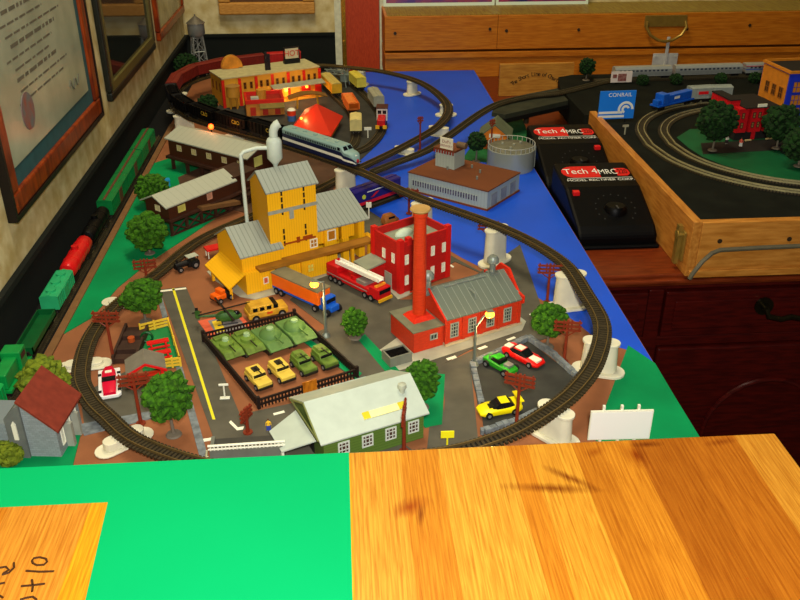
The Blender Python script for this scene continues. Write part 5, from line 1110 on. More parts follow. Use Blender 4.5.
T,L=vehicle('sports_car','yellow sports car with rear spoiler in the parking lot',(15.10,61.75),(11.30,60.98),'car',group='toy cars in the parking lot'); YC_=mat('vivid_yellow',(236,214,10),.3,vary=0)
sports(T,L,1.75,YC_,1.2); sp_=part(T,'spoiler',MB().box(-L/2-.05,-L/2+.4,-.85,.85,1.25,1.35),YC_)
for s in (-.6,.6): part(sp_,'spoiler_strut',MB().box(-L/2+.1,-L/2+.25,s-.06,s+.06,.75,1.25),YC_)
part(T,'hood_scoop',MB().box(L*.1,L*.26,-.3,.3,.7,.84),GL); part(T,'side_mark',MB().box(-L*.25,L*.05,-.9,-.86,.45,.6),mat('orange_mark',(220,120,20),.4))
T,L=vehicle('sports_car','red sports car with white stripes in the parking lot',(15.68,71.31),(18.46,68.03),'car',group='toy cars in the parking lot'); RC=mat('vivid_red',(214,20,14),.3,vary=0)
sports(T,L,1.8,RC)
part(T,'racing_stripe',MB().box(L*.2,L*.44,-.38,.38,.55,.76).box(-L*.19,L*.0,-.38,.38,1.19,1.24).box(-L*.5,-L*.34,-.38,.38,.66,.88),WHITEF)
T,L=vehicle('open_car','green open topped car with exposed engine in the parking lot',(13.51,69.64),(15.63,66.86),'car',group='toy cars in the parking lot'); GC=mat('car_green',(44,150,30),.35,vary=.05)
loft(T,'body',[(-L/2,.6,.3,.7,.75,.5),(-L*.3,.75,.25,.75,.85,.6),(0,.72,.25,.7,.75,.6),(L*.3,.7,.25,.7,.75,.55),(L/2,.55,.3,.6,.62,.45)],GC); part(T,'cockpit',MB().box(-L*.25,L*.05,-.5,.5,.8,.9),BLACKP); part(T,'windscreen',MB().box(L*.05,L*.09,-.55,.55,.78,1.2),GL); part(T,'roll_bar',MB().tube([(-L*.28,-.55,.8),(-L*.28,-.55,1.25),(-L*.28,.55,1.25),(-L*.28,.55,.8)],.07,6),HUB); part(T,'engine',MB().box(L*.18,L*.38,-.35,.35,.75,1.0),HUB); part(T,'top_panel',MB().box(-L*.2,L*.02,-.5,.5,1.2,1.27),GC); wheels(T,(-L*.32,L*.34),1.5,.36,.36)
T,L=vehicle('racing_car','red racing car with wide white skirt on grey paving at left',(-22.47,70.14),(-21.39,65.63),'car',group=None)
part(T,'skirt',MB().prism([(-L/2,-1.0),(L/2-.3,-1.0),(L/2,-.7),(L/2,.7),(L/2-.3,1.0),(-L/2,1.0)],.15,.5),mat('skirt_white',(230,228,220),.4,vary=0),bevel=.08)
MG=mat('crimson_paint',(206,10,50),.3,vary=0)
loft(T,'body',[(-L/2+.1,.35,.4,.8,.85,.25),(-L*.25,.62,.4,.95,1.05,.45),(L*.1,.65,.4,.95,1.0,.5),(L*.3,.6,.4,.85,.95,.5),(L*.48,.55,.4,.7,.75,.4)],MG)
part(T,'window',MB().box(-L*.02,L*.14,-.6,.6,.95,1.06),GL); part(T,'white_flash',MB().box(-L*.24,-L*.16,-.3,.3,1.0,1.08),WHITEF); wheels(T,(-L*.3,L*.32),1.7,.3,.3)
T,L=vehicle('pickup','small orange pickup with dark bed beside yellow elevator canopy',(-12.68,84.88),(-14.26,83.38),'truck'); OC=mat('vivid_orange',(230,96,14),.35,vary=0)
part(T,'body',MB().box(-L/2+.8,L/2,-.65,.65,.35,.95),OC,bevel=.12); part(T,'cab',MB().box(-L*.1,L*.2,-.55,.55,.95,1.4),OC,bevel=.1); part(T,'bed',MB().box(-L/2,-L/2+.9,-.65,.65,.35,1.0),BLACKP,bevel=.05); wheels(T,(-L*.32,L*.32),1.3,.32)
T,L=vehicle('utility_vehicle','long sand camouflage utility vehicle behind the fenced tank yard',(-10.36,79.37),(-6.36,81.02),'car'); TAN=mat('sand_camouflage',(214,164,46),.5,c2=(180,130,30),scale=90)
part(T,'body',MB().box(-L/2,L/2,-.95,.95,.4,1.1),TAN,bevel=.12); part(T,'cabin',MB().yprism([(-L/2+.1,1.1),(L*.22,1.1),(L*.12,1.75),(-L/2+.3,1.75)],-.85,.85),TAN,bevel=.06)
B=MB()
for k in range(4): B.box(-L/2+.5+.75*k,-L/2+1.0+.75*k,-.88,.88,1.2,1.6)
part(T,'side_windows',B,GL); part(T,'red_patch',MB().box(-.2,.4,-.98,-.94,.7,.95),mat('patch_red',(200,70,20),.5)); wheels(T,(-L*.33,L*.33),1.75,.42)
# helicopter on a coloured pad
T=thing('helipad','coral and grey landing pad between pickup and the fenced yard','pad',(0,0,.07)); 
part(T,'pad',MB().prism([(-15.47,79.53),(-11.46,81.17),(-9.72,77.87),(-13.82,76.15)],0,.06),mat('coral_paint',(220,96,64),.6)); part(T,'grey_zone',MB().prism([(-14.42,79.46),(-11.62,80.64),(-10.34,77.91),(-13.28,76.70)],.06,.09),mat('grey_zone',(130,124,120),.6)); part(T,'yellow_zone',MB().prism([(-13.98,79.21),(-13.19,79.58),(-12.32,77.24),(-13.20,76.90)],.09,.11),mat('pad_yellow',(226,190,40),.6))
a=(-11.08,79.21); b=(-13.90,78.58); T=thing('helicopter','dark green helicopter with long rotor blades on the coral pad','helicopter',((a[0]+b[0])/2,(a[1]+b[1])/2,.2),math.degrees(math.atan2(a[1]-b[1],a[0]-b[0])))
HG=mat('helicopter_green',(56,96,36),.5,c2=(40,70,26),scale=120)
loft(T,'fuselage',[(-1.0,.2,.7,.9,1.0,.15),(-.4,.5,.4,.9,1.25,.3),(.5,.55,.35,.9,1.3,.35),(1.2,.45,.4,.8,1.1,.25),(1.7,.2,.5,.7,.8,.1)],HG); part(T,'tail_boom',MB().tube([(-.8,0,.95),(-2.8,0,1.15)],.18,8,.08),HG); part(T,'tail_fin',MB().box(-3.0,-2.5,-.06,.06,1.0,1.8).box(-2.9,-2.6,-.6,.6,1.2,1.28),HG); part(T,'canopy',MB().ball((1.15,0,.95),.42,2,(1,.9,.7)),GL,smooth=True)
part(T,'rotor',MB().obox(0,0,1.6,1.66,5.6,.2,14).obox(0,0,1.6,1.66,5.6,.2,104),BLACKP); part(T,'mast',MB().cyl(0,0,1.25,1.65,.12),BLACKP); part(T,'tail_rotor',MB().box(-2.95,-2.65,.1,.14,1.0,2.1).box(-3.3,-2.3,.1,.14,1.5,1.62),BLACKP)
for s in (-.5,.5): part(T,'skid',MB().tube([(-.9,s,.06),(1.2,s,.06)],.06,6).tube([(-.4,s,.06),(-.4,s*.7,.5)],.05,5).tube([(.6,s,.06),(.6,s*.7,.5)],.05,5),BLACKP)
# articulated lorry
a=(-7.36,86.16);b=(-1.02,79.76); T,L=vehicle('articulated_lorry','orange trailer lorry with grey top and blue cab on the grey lot',a,b,'truck')
OT=mat('trailer_orange',(234,104,20),.4,vary=.04); BT=mat('cab_blue',(22,86,190),.35,vary=.04)
part(T,'trailer',MB().box(-L/2,L/2-1.7,-.95,.95,.85,2.4),OT,bevel=.08); part(T,'trailer_top',MB().box(-L/2-.03,L/2-1.67,-.98,.98,2.4,2.55),mat('trailer_top',(120,112,84),.6)); part(T,'trailer_frame',MB().box(-L/2,L/2-2.6,-.9,.9,.6,.88),BT)
cb=part(T,'cab',MB().box(L/2-1.5,L/2-.7,-.8,.8,.45,1.9),BT,bevel=.12); part(cb,'bonnet',MB().box(L/2-.72,L/2,-.6,.6,.45,1.15),BT,bevel=.12); part(cb,'windscreen',MB().box(L/2-.72,L/2-.66,-.65,.65,1.3,1.75),GL); part(T,'coupling',MB().box(L/2-2.6,L/2-1.4,-.6,.6,.4,.8),BT)
ORW2=mat('wheel_orange',(190,70,14),.4)
wheels(T,(-L/2+.7,-L/2+1.5,L/2-2.2,L/2-.45),1.7,.4,.35)
# fire engine
a=(-1.30,88.95);b=(4.33,82.26); T,L=vehicle('fire_engine','red fire engine with long white ladder beside the red factory',a,b,'truck'); FE=mat('fire_red',(186,18,22),.35,vary=.06)
part(T,'body',MB().box(-L/2,L/2-1.6,-.95,.95,.55,1.35),FE,bevel=.08); part(T,'rear_locker',MB().box(-L/2,-L/2+2.0,-.95,.95,1.35,2.1),FE,bevel=.08); part(T,'turntable',MB().cyl(-.2,0,1.35,1.75,.7),FE,smooth=True)
cb=part(T,'cab',MB().box(L/2-1.6,L/2,-.95,.95,.45,1.75),FE,bevel=.12); part(cb,'windscreen',MB().box(L/2-.03,L/2+.03,-.8,.8,1.15,1.6),GL); part(cb,'bumper',MB().box(L/2-.05,L/2+.2,-.95,.95,.3,.6),mat('bumper_yellow',(226,170,30),.4)); part(cb,'light_bar',MB().box(L/2-.9,L/2-.6,-.7,.7,1.75,1.95),mat('light_orange',(230,150,40),.3))
ld=part(T,'ladder',MB().add([(-L/2+1.0,-.42,2.15),(L/2-.6,-.42,2.3),(L/2-.6,-.3,2.3),(-L/2+1.0,-.3,2.15),(-L/2+1.0,-.42,2.6),(L/2-.6,-.42,2.7),(L/2-.6,-.3,2.7),(-L/2+1.0,-.3,2.6)],[(3,2,1,0),(4,5,6,7),(0,1,5,4),(1,2,6,5),(2,3,7,6),(3,0,4,7)]).add([(-L/2+1.0,.3,2.15),(L/2-.6,.3,2.3),(L/2-.6,.42,2.3),(-L/2+1.0,.42,2.15),(-L/2+1.0,.3,2.6),(L/2-.6,.3,2.7),(L/2-.6,.42,2.7),(-L/2+1.0,.42,2.6)],[(3,2,1,0),(4,5,6,7),(0,1,5,4),(1,2,6,5),(2,3,7,6),(3,0,4,7)]),mat('ladder_white',(232,230,214),.35,vary=0))
B=MB()
n_=16
for k in range(n_): x=-L/2+1.3+(L-2.3)*k/n_; B.box(x-.07,x+.07,-.32,.32,2.3,2.42)
B.add([(-L/2+1.0,-.3,2.2),(L/2-.6,-.3,2.35),(L/2-.6,.3,2.35),(-L/2+1.0,.3,2.2),(-L/2+1.0,-.3,2.3),(L/2-.6,-.3,2.42),(L/2-.6,.3,2.42),(-L/2+1.0,.3,2.3)],[(3,2,1,0),(4,5,6,7),(0,1,5,4),(1,2,6,5),(2,3,7,6),(3,0,4,7)])
part(ld,'rungs',B,mat('ladder_white',(232,230,214))); part(T,'side_rail',MB().tube([(-L/2+.2,-1.0,1.0),(L/2-1.8,-1.0,1.0)],.05,6),HUB); part(T,'equipment',MB().box(0.6,2.0,-.8,.8,1.35,1.75),mat('grey_kit',(130,120,110),.5)); wheels(T,(-L/2+.8,-L/2+1.6,-L/2+2.4,L/2-2.2,L/2-1.2),1.75,.4,.3)
T,L=vehicle('van','small brown rounded van behind the red factory',(5.25,102.89),(7.16,104.07),'car'); BV=mat('van_brown',(156,92,40),.5,vary=.06)
loft(T,'body',[(-1.1,.5,.3,.9,1.1,.4),(-.8,.65,.25,1.0,1.5,.45),(.4,.65,.25,1.0,1.5,.45),(.8,.6,.25,.9,1.0,.45),(1.15,.45,.3,.7,.75,.35)],BV); wheels(T,(-.65,.7),1.2,.3); part(T,'windows',MB().box(-.6,.35,-.64,.64,1.05,1.3),GL)
T,L=vehicle('tractor','black traction engine with grey roof beside left track',(-17.24,92.99),(-19.56,91.31),'tractor')
part(T,'boiler',MB().xcyl(-L*.1,L/2,0,.75,.36),BLACKP,smooth=True); part(T,'footplate',MB().box(-L/2,0,-.6,.6,.4,.9),BLACKP); part(T,'chimney',MB().cyl(L*.4,0,1.0,1.5,.13),BLACKP); part(T,'roof',MB().box(-L/2,-.1,-.5,.5,1.45,1.52),mat('pale_unit',(176,180,160)))
for x,y in ((-L*.45,-.5),(-L*.45,.5),(-.2,-.5),(-.2,.5)): part(T,'roof_post',MB().cyl(x,y,.9,1.45,.05,n=6),BLACKP)
wheels(T,(-L*.3,),1.2,.48,.25); wheels(T,(L*.36,),1.0,.35,.25)
T=thing('market_stall','small table with bright red top beside the yellow elevator','table',(*(-15.56,95.63),.05),25); part(T,'top',MB().box(-1.1,1.1,-.7,.7,1.0,1.2),REDL)
for x in (-.9,.9):
    for y in (-.5,.5): part(T,'leg',MB().cyl(x,y,0,1.0,.07,n=6),WHITEF)
# ------------------------------------------------------------ fenced military yard
C4=[(-14.33,75.40),(-7.98,63.43),(0.86,67.76),(-5.34,79.22)]
T=thing('yard_fence','dark brown picket fence around the army vehicles','fence',(0,0,.07)); FB=mat('fence_brown',(30,17,12),.6,vary=.1)
for i in range(4):
    p,q=Vector(C4[i]),Vector(C4[(i+1)%4]); d=q-p; L=d.length; ang=math.degrees(math.atan2(d.y,d.x)); B=MB(); n=int(L/.32)
    for k in range(n+1):
        t=k/n
        if i==1 and .435<t<.58: continue
        c=p+d*t; B.obox(c.x,c.y,0,1.0,.14,.1,ang)
    part(T,'pickets',B,FB)
    B=MB(); spans=((0,.435),(.58,1)) if i==1 else ((0,1),)
    for t0,t1 in spans:
        for z in (.3,.82): c=p+d*((t0+t1)/2); B.obox(c.x,c.y,z,z+.16,L*(t1-t0),.18,ang)
    part(T,'fence_rail',B,FB); part(T,'corner_post',MB().obox(p.x,p.y,0,1.25,.3,.3,ang),FB)
p,q=Vector(C4[1]),Vector(C4[2]); c=p+(q-p)*.507; ang=math.degrees(math.atan2(q.y-p.y,q.x-p.x))
g=part(T,'gate',MB().obox(c.x,c.y,.1,1.25,(q-p).length*.14,.14,ang),wood('gate_orange_wood',(196,118,24),(150,80,14),(6,6,2),60),'orange brown wooden gate')
OL=mat('tank_olive',(84,118,58),.6,vary=.1,scale=60); OLC=mat('tank_camouflage',(104,134,46),.6,c2=(84,102,36),scale=110); DG=mat('gun_dark',(34,30,22),.5); YCM=mat('desert_yellow',(220,188,72),.55,vary=.06,scale=60); PG=mat('pale_green_dome',(150,180,130),.5)
hd=math.degrees(math.atan2((-10.66,71.39)[1]-(-13.02,75.31)[1],(-10.66,71.39)[0]-(-13.02,75.31)[0]))
def big_tank(loc,label):
    T=thing('battle_tank',label,'tank',(*loc,.08),hd,'army vehicles in the fenced yard'); T.scale=(.86,.86,.9)
    part(T,'hull',MB().yprism([(-2.5,.3),(2.2,.3),(2.8,.7),(1.6,1.15),(-2.5,1.2)],-1.45,1.45),OL,bevel=.1)
    for s in (-1,1): part(T,'track',MB().yprism([(-2.4,0),(2.1,0),(2.5,.35),(2.2,.6),(-2.4,.6),(-2.7,.3)],min(s*1.15,s*1.5),max(s*1.15,s*1.5)),DG)
    t=part(T,'turret',MB().lathe(-.2,0,[(1.35,1.15),(1.25,1.5),(.8,1.85),(.3,1.95)],16),OL,smooth=True); part(t,'hatch',MB().lathe(-.2,0,[(.45,1.85),(.4,2.1),(.1,2.15)],12),PG,smooth=True); part(t,'gun_barrel',MB().tube([(.9,0,1.5),(2.9,0,1.55)],.1,8),OL)
def small_tank(loc,label):
    T=thing('light_tank',label,'tank',(*loc,.08),hd,'army vehicles in the fenced yard')
    part(T,'hull',MB().yprism([(-1.9,.25),(1.6,.25),(2.0,.55),(1.3,.95),(-1.9,1.0)],-1.0,1.0),OLC,bevel=.08)
    for s in (-1,1): part(T,'track',MB().yprism([(-1.8,0),(1.5,0),(1.85,.3),(1.5,.5),(-1.8,.5),(-2.0,.25)],min(s*.85,s*1.12),max(s*.85,s*1.12)),DG)
    t=part(T,'turret',MB().lathe(-.1,0,[(.75,.95),(.7,1.25),(.4,1.4)],14),OLC,smooth=True); part(t,'hatch',MB().lathe(-.25,0,[(.38,1.35),(.3,1.65),(.05,1.7)],12),PG,smooth=True); part(t,'gun_barrel',MB().tube([(.5,0,1.2),(1.9,0,1.2)],.07,6),DG)
    part(T,'stowage',MB().box(-1.8,-1.1,-.7,.7,1.0,1.2),OLC)
small_tank((-11.68,72.93),'small camouflaged tank at left end of far row inside brown fence'); small_tank((-9.69,73.72),'second small camouflaged tank from the left inside brown fence, pale hatch')
big_tank((-7.46,74.32),'big plain olive tank next to the small camouflaged tanks inside fence'); big_tank((-5.11,75.71),'big plain olive tank at right end of far row inside fence')
def truck_mil(loc,label,col,kind):
    T=thing('army_truck',label,'truck',(*loc,.08),hd,'army vehicles in the fenced yard'); T.scale=(.9,.86,.82)
    part(T,'body',MB().box(-1.7,1.6,-.85,.85,.4,.95),col,bevel=.1); part(T,'cabin',MB().yprism([(-1.6,.95),(.5,.95),(.2,1.5),(-1.5,1.55)],-.8,.8),col,bevel=.08)
    part(T,'roof_hatch',MB().box(-1.0,-.2,-.35,.35,1.53,1.68),DG); part(T,'roof_gun',MB().tube([(-.4,0,1.8),(.8,0,1.85)],.08,6).box(-.6,-.4,-.1,.1,1.6,1.85),DG); part(T,'windscreen',MB().box(.28,.42,-.7,.7,1.05,1.4),GL)
    if kind: part(T,'cargo_cover',MB().xprism([(-.7,1.5),(.7,1.5),(.5,1.8),(-.5,1.8)],-1.5,-.2),col)
    part(T,'bumper',MB().box(1.55,1.75,-.8,.8,.3,.55),DG); wheels(T,(-1.1,1.1),1.6,.38,.32)
truck_mil((-8.26,67.41),'desert yellow army truck with black roof gun at left front inside fence',YCM,0); truck_mil((-6.18,68.44),'desert yellow army truck with black roof gun nearest the wooden gate',YCM,0)
truck_mil((-4.15,69.50),'green camouflage army truck with dark hatch behind the wooden gate',OLC,1); truck_mil((-2.15,70.41),'green camouflage army truck in right front corner of fenced yard',OLC,1)
# ------------------------------------------------------------ trees
LEAF=mat('leaf_green',(62,112,8),.9,c2=(30,66,4),scale=260,bump=.8); LEAFD=mat('dark_dimlit_leaf_green',(20,56,10),.9,c2=(8,26,5),scale=220,bump=.8); LEAFY=mat('yellow_leaf_green',(112,124,20),.85,c2=(74,92,12),scale=240,bump=.8); TRK=mat('grey_trunk',(110,100,84),.7)  # dark leaf: weaker light over the case deck is put into its colour
def tree(label,p,h,r,sq=.85,leaf=None,z=.05,name='tree',trunk=True,cat='tree'):
    T=thing(name,label,cat,(p[0],p[1],z),random.random()*360); B=MB(); B.ball((0,0,h),r*.8,2,(1,1,sq),.5)
    k=90
    for i in range(k):
        u=1-2*(i+.5)/k; a=i*2.39996; s=math.sqrt(1-u*u); rr=r*(.74+.2*random.random())
        B.ball((rr*s*math.cos(a),rr*s*math.sin(a),h+rr*u*sq),r*(.15+.12*random.random()),1,(1,1,.8),.8)
    part(T,'foliage',B,leaf or LEAF)
    if trunk:
        part(T,'trunk',MB().tube([(0,0,.1),(.05,.03,h*.4),(0,0,h)],.16,8,.1).tube([(0,0,h*.45),(r*.3,.1,h*.8)],.08,6),TRK,smooth=True); part(T,'base',MB().lathe(0,0,[(.7,0),(.6,.14),(.2,.22)],14),TRK,smooth=True)
tree('round green tree by the left wall, between two mine sheds',(-25.58,111.98),2.7,2.3); tree('tall round green tree by left track below the timber trestle',(-23.52,96.77),3.0,2.4,.9); tree('round green tree at the far end of grey road with yellow line',(-20.91,79.93),3.1,2.05)
tree('large green tree on a grey base in front of the red trimmed shelter',(-14.93,60.15),3.9,2.0,1.1); tree('yellow-green tree behind the red-brown roof of stone house',(-27.02,65.88),2.3,2.1,1,LEAFY); tree('small round green tree on the road behind power house',(0.87,75.08),1.9,1.3,1.1)
tree('tall narrow green tree at the right end of green warehouse',(6.51,62.53),3.0,1.55,1.25); tree('green tree beside the road at the right end of power house',(19.93,71.95),3.1,1.85,.95); tree('dark green tree on the grass in front of orange hut',(21.11,127.05),3.3,1.5,1,LEAFD)
tree('dark green tree in the far left corner under the water tower',(-31.02,181.85),3.0,2.6,.9,LEAFD); tree('dark bush at left corner of the yellow store',(-23.88,158.49),1.5,1.9,.8,LEAFD,trunk=False,name='bush',cat='bush'); tree('yellow-green bush at the foot of stone house gable',(-27.70,57.49),.9,1.3,.7,LEAFY,trunk=False,name='bush',cat='bush')
tree('dark tree on the wooden case left of the red building',(54.09,116.90),4.4,2.7,1.05,LEAFD,4.5); tree('dark tree in front of the blue building on wooden case',(63.81,117.10),3.8,2.6,1.05,LEAFD,4.5); tree('dark tree nearest the right picture edge on the wooden case',(63.33,109.38),3.0,2.6,.9,LEAFD,4.5)
tree('dark little tree at the bridge end of the wooden case by arched name board',(46.71,159.28),2.6,1.5,1.1,LEAFD,4.22)
for X_,lab in ((56.2,'low dark bush right of the small white billboard in wooden case'),(62.5,'low dark bush below the steel hasp in front of silver coaches'),(71,'low dark bush third along in front of the silver coaches'),(77.5,'low dark bush in front of the silver coach with red stripe')): tree(lab,(X_,155.2),.9,1.15,.9,LEAFD,4.22,'bush',False,'bush')
# ------------------------------------------------------------ poles, lamps, signs
POLE=mat('pole_red_brown',(124,44,20),.55,vary=.08)
def pole(label,p,h,ang=0,arms=3,w=2.6,z=.06):
    T=thing('telephone_pole',label,'utility pole',(p[0],p[1],z),ang,'red-brown telephone poles'); part(T,'post',MB().cyl(0,0,0,h,.17,.12,n=8),POLE); part(T,'foot',MB().cyl(0,0,0,.1,.42,n=12),POLE)
    for k in range(arms):
        zz=h-.25-.42*k; a=part(T,'crossarm',MB().box(-w/2,w/2,-.1,.1,zz-.09,zz+.09),POLE)
        B=MB()
        for i in range(4): x=-w/2+.2+(w-.4)*i/3; B.cyl(x,0,zz+.05,zz+.27,.08,n=6)
        part(a,'insulators',B,POLE)
    part(T,'brace',MB().tube([(-w*.32,.1,h-.35-.42*(arms-1)),(0,.1,h-1.0-.42*(arms-1))],.06,5).tube([(w*.32,.1,h-.35-.42*(arms-1)),(0,.1,h-1.0-.42*(arms-1))],.06,5),POLE)
pole('red-brown telephone pole beside left track above the round bush tree',(-22.60,89.74),2.6,10); pole('red-brown telephone pole inside the left curve by dark girder rack',(-22.55,72.25),5.6,-5); pole('red-brown telephone pole left of the large tree on grey base',(-18.03,61.94),5.2,10)
pole('red-brown telephone pole in the water in front of right curve pier',(21.96,80.98),4.7,-10); pole('red-brown telephone pole right of the tree at power house end',(20.95,69.10),4.6,-10); pole('red-brown telephone pole behind the yellow sports car',(14.28,58.88),5.6,-25); pole('red-brown telephone pole before the pier behind power house roof',(17.26,92.68),4.8,-10); pole('red-brown telephone pole at right end of green warehouse roof',(4.43,56.45),4.6,80)
pole('thin red-brown telephone pole in the water near the far loop',(12.89,132.96),5.6,10,2,1.0); pole('red-brown telephone pole behind the top of orange chimney',(8.98,106.99),3.6,-10); pole('red-brown telephone pole under the nose of blue locomotive',(0.54,117.31),3.2,-20); pole('red-brown telephone pole standing by the grey loading platform',(-8.67,59.98),2.6,60,3,1.6); pole('red-brown telephone pole in front of orange hut',(24.40,132.62),5.0,10,2,1.0)
LG=mat('lamp_post_grey',(120,128,116),.4,.4)
def street_lamp(label,p,h,arm,zl):
    T=thing('street_lamp',label,'street lamp',(p[0],p[1],.06)); part(T,'post',MB().lathe(0,0,[(.45,0),(.4,.25),(.16,.5),(.11,h)],10),LG,smooth=True); part(T,'arm',MB().tube([(0,0,h-.1),(arm[0]*.5,arm[1]*.5,h+(zl-h)*.7),(arm[0],arm[1],zl+.1)],.09,7),LG,smooth=True); part(T,'lamp_head',MB().box(arm[0]-.3,arm[0]+.3,arm[1]-.2,arm[1]+.2,zl+.1,zl+.25),LG); part(T,'bulb',MB().ball((arm[0],arm[1],zl-.2),.42,2,(1.1,1,.8)),mat('lamp_amber',(255,180,80),.4,vary=0,emit=((255,120,24),9)),smooth=True); glow(p[0]+arm[0],p[1]+arm[1]-.3,zl-1.8,.05,(1,.7,.3),.3)
street_lamp('glowing grey street lamp at corner of fenced yard by the orange lorry',(-2.07,75.49),6.3,(-.9,0),6.2); street_lamp('glowing grey street lamp at the corner of parking lot before power house',(12.15,69.02),4.4,(1.3,.3),5.6)
p=(-20.71,137.49,3); T=thing('warning_lamp','glowing red lamp on a post behind the long brown shed','street lamp',(p[0],p[1],.05)); part(T,'post',MB().cyl(0,0,0,6.0,.1,n=8),BLACKP); p2=(-19.25,128.03); T.location=W(p2[0],p2[1],.05); part(T,'bulb',MB().ball((0,0,6.2),.42,2),mat('warning_red',(255,110,50),.4,vary=0,emit=((255,60,12),8)),smooth=True); glow(p2[0],p2[1]-1.6,7.0,.02,(1,.3,.1))
T=thing('billboard','blank white billboard on the green corner behind the pine board','billboard',(22.4,56.2,.07),-2); part(T,'panel',MB().box(-2.5,2.5,0,.15,.5,3.2),mat('billboard_white',(236,234,222),.5,vary=0)); part(T,'panel_border',MB().box(-2.6,2.6,.02,.2,.4,3.3),WHITEF)
for x in (-1.5,0,1.4): part(T,'support_post',MB().box(x-.1,x+.1,.16,.4,0,3.7),WHITEF)
T=thing('road_sign','small bright yellow sign on a post by the near end of road','sign',(*(8.03,56.59),.08)); part(T,'plate',MB().box(-.55,.55,-.06,.06,1.1,1.75),mat('sign_yellow',(240,226,30),.4,vary=0)); part(T,'post',MB().cyl(0,0,0,1.1,.08,n=8),mat('sign_yellow',(240,226,30)))
T=thing('crossing_sign','small white round-headed sign beside the fenced yard left side','sign',(*(-11.16,65.20),.07)); part(T,'post',MB().cyl(0,0,0,1.5,.08,n=8),WHITEF); part(T,'head',MB().box(-.45,.45,-.06,.06,1.35,1.6),WHITEF,bevel=.1); part(T,'foot',MB().box(-.45,.45,-.2,.2,0,.12),WHITEF,bevel=.05)
T=thing('crossing_sign','small white T-shaped sign on a post behind the elevator shed','sign',(*(3.54,105.67),.07)); part(T,'post',MB().cyl(0,0,0,2.3,.09,n=8),WHITEF); part(T,'head',MB().box(-.35,.35,-.08,.08,1.6,2.3),WHITEF)
T=thing('crossing_sign','small white sign beside the red and white yard engine','sign',(*(4.78,140.32),.07)); part(T,'post',MB().cyl(0,0,0,1.7,.1,n=8),WHITEF); part(T,'head',MB().box(-.6,.6,-.08,.08,1.3,1.8),WHITEF)
T=thing('crossing_sign','small pale T-shaped post on the dark deck below blue sign','sign',(43.9,126.0,4.24)); part(T,'post',MB().cyl(0,0,0,1.4,.12,n=8),mat('pale_khaki',(150,146,120),.5)); part(T,'head',MB().box(-.45,.45,-.1,.1,1.2,1.5),mat('pale_khaki',(150,146,120)))
# blue railway sign
T=thing('railway_sign','blue sign with white lettering and curved white emblem on wooden case','sign',(44.4,132.6,4.24),3); CB=mat('sign_blue',(28,120,222),.4,vary=0)
part(T,'panel',MB().box(-3.0,2.9,0,.2,.5,5.0),CB)
for x in (-1.6,1.6): part(T,'leg',MB().box(x-.12,x+.12,.05,.2,0,.5),BLACKP)
text(T,'lettering','CONRAIL',.86,(.3,-.02,4.35),(90,0,0),WT,ext=.01,sx=1.05)
B=MB().box(-2.95,.95,-.03,0,1.35,1.72).box(-2.95,1.3,-.03,0,.72,1.09)
def arc(r0,r1,a0,a1,cx,cz,n=18):
    P=[(cx+r1*math.cos(math.radians(a0+(a1-a0)*k/n)),cz+r1*math.sin(math.radians(a0+(a1-a0)*k/n))) for k in range(n+1)]; Q=[(cx+r0*math.cos(math.radians(a0+(a1-a0)*k/n)),cz+r0*math.sin(math.radians(a0+(a1-a0)*k/n))) for k in range(n+1)]
    for k in range(n): B.yprism([P[k],P[k+1],Q[k+1],Q[k]],-.03,0)
arc(.92,1.3,0,205,1.45,2.0); arc(.32,.68,20,250,1.45,2.0)
part(T,'emblem',B,WT)
T=thing('billboard','small white billboard with dark red print before the silver coaches','billboard',(52.4,156.0,4.22),2); part(T,'panel',MB().box(-2.0,2.0,0,.15,.3,2.3),mat('pale_board',(214,200,190),.5,vary=0)); part(T,'print',MB().box(-.7,.9,-.03,0,.5,1.9).box(-1.7,-.9,-.03,0,1.1,1.8),mat('board_print',(110,40,40),.5,c2=(150,110,100),scale=200))
for x in (-1.4,1.4): part(T,'leg',MB().box(x-.1,x+.1,.15,.3,0,.6),BLACKP)
# ------------------------------------------------------------ small yard things at left
A=(-20.75,77.45); f=F(A,(-18.23,78.69)); T=thing('playground','yellow fenced green play area with red tables beside grey road','playground',(0,0,.06))
Q=[(-20.96,77.46),(-19.41,70.26),(-15.94,70.88),(-18.33,78.70)]
part(T,'mat',MB().prism(Q,0,.08),mat('play_green',(16,120,60),.6,vary=.1))
YF=mat('fence_yellow',(226,186,50),.5,vary=.05)
def yfence(p,q):
    d=Vector((q[0]-p[0],q[1]-p[1])); ang=math.degrees(math.atan2(d.y,d.x)); B=MB()
    for z in (.15,.5,.85): B.obox((p[0]+q[0])/2,(p[1]+q[1])/2,z,z+.22,d.length,.1,ang)
    o=part(T,'fence_panel',B,YF)
    for t in (0,.5,1): part(o,'fence_post',MB().obox(p[0]+d.x*t,p[1]+d.y*t,0,1.15,.18,.18,ang),YF)
yfence(Q[0],Q[3]); yfence(Q[3],Q[2]); yfence((-17.41,70.64),Q[2])
part(T,'climbing_ring',MB().tube([((-19.88,75.42)[0]+.55*math.cos(a),(-19.88,75.42)[1],.75+.55*math.sin(a)) for a in [k*math.pi/8 for k in range(17)]],.12,6),mat('deep_green_paint',(6,78,34)))
for c,lab in (((-18.62,74.37),'bright red picnic table in the green play area, the farther one'),((-18.07,72.29),'bright red picnic table in the green play area, nearer the grey roof')):
    t=thing('picnic_table',lab,'table',(c[0],c[1],.15),18,'red tables in the play area'); part(t,'top',MB().box(-1.05,1.05,-.32,.32,.65,.78),REDL)
    for s in (-1,1): part(t,'bench',MB().box(-1.05,1.05,s*.6-.13,s*.6+.13,.35,.45),REDL); part(t,'leg',MB().box(s*.7-.08,s*.7+.08,-.6,.6,0,.65),REDL)
p=(-21.37,74.95); T=thing('girder_rack','dark brown rack of stacked girders beside the yellow play fence','rack',(p[0],p[1],.06),90)
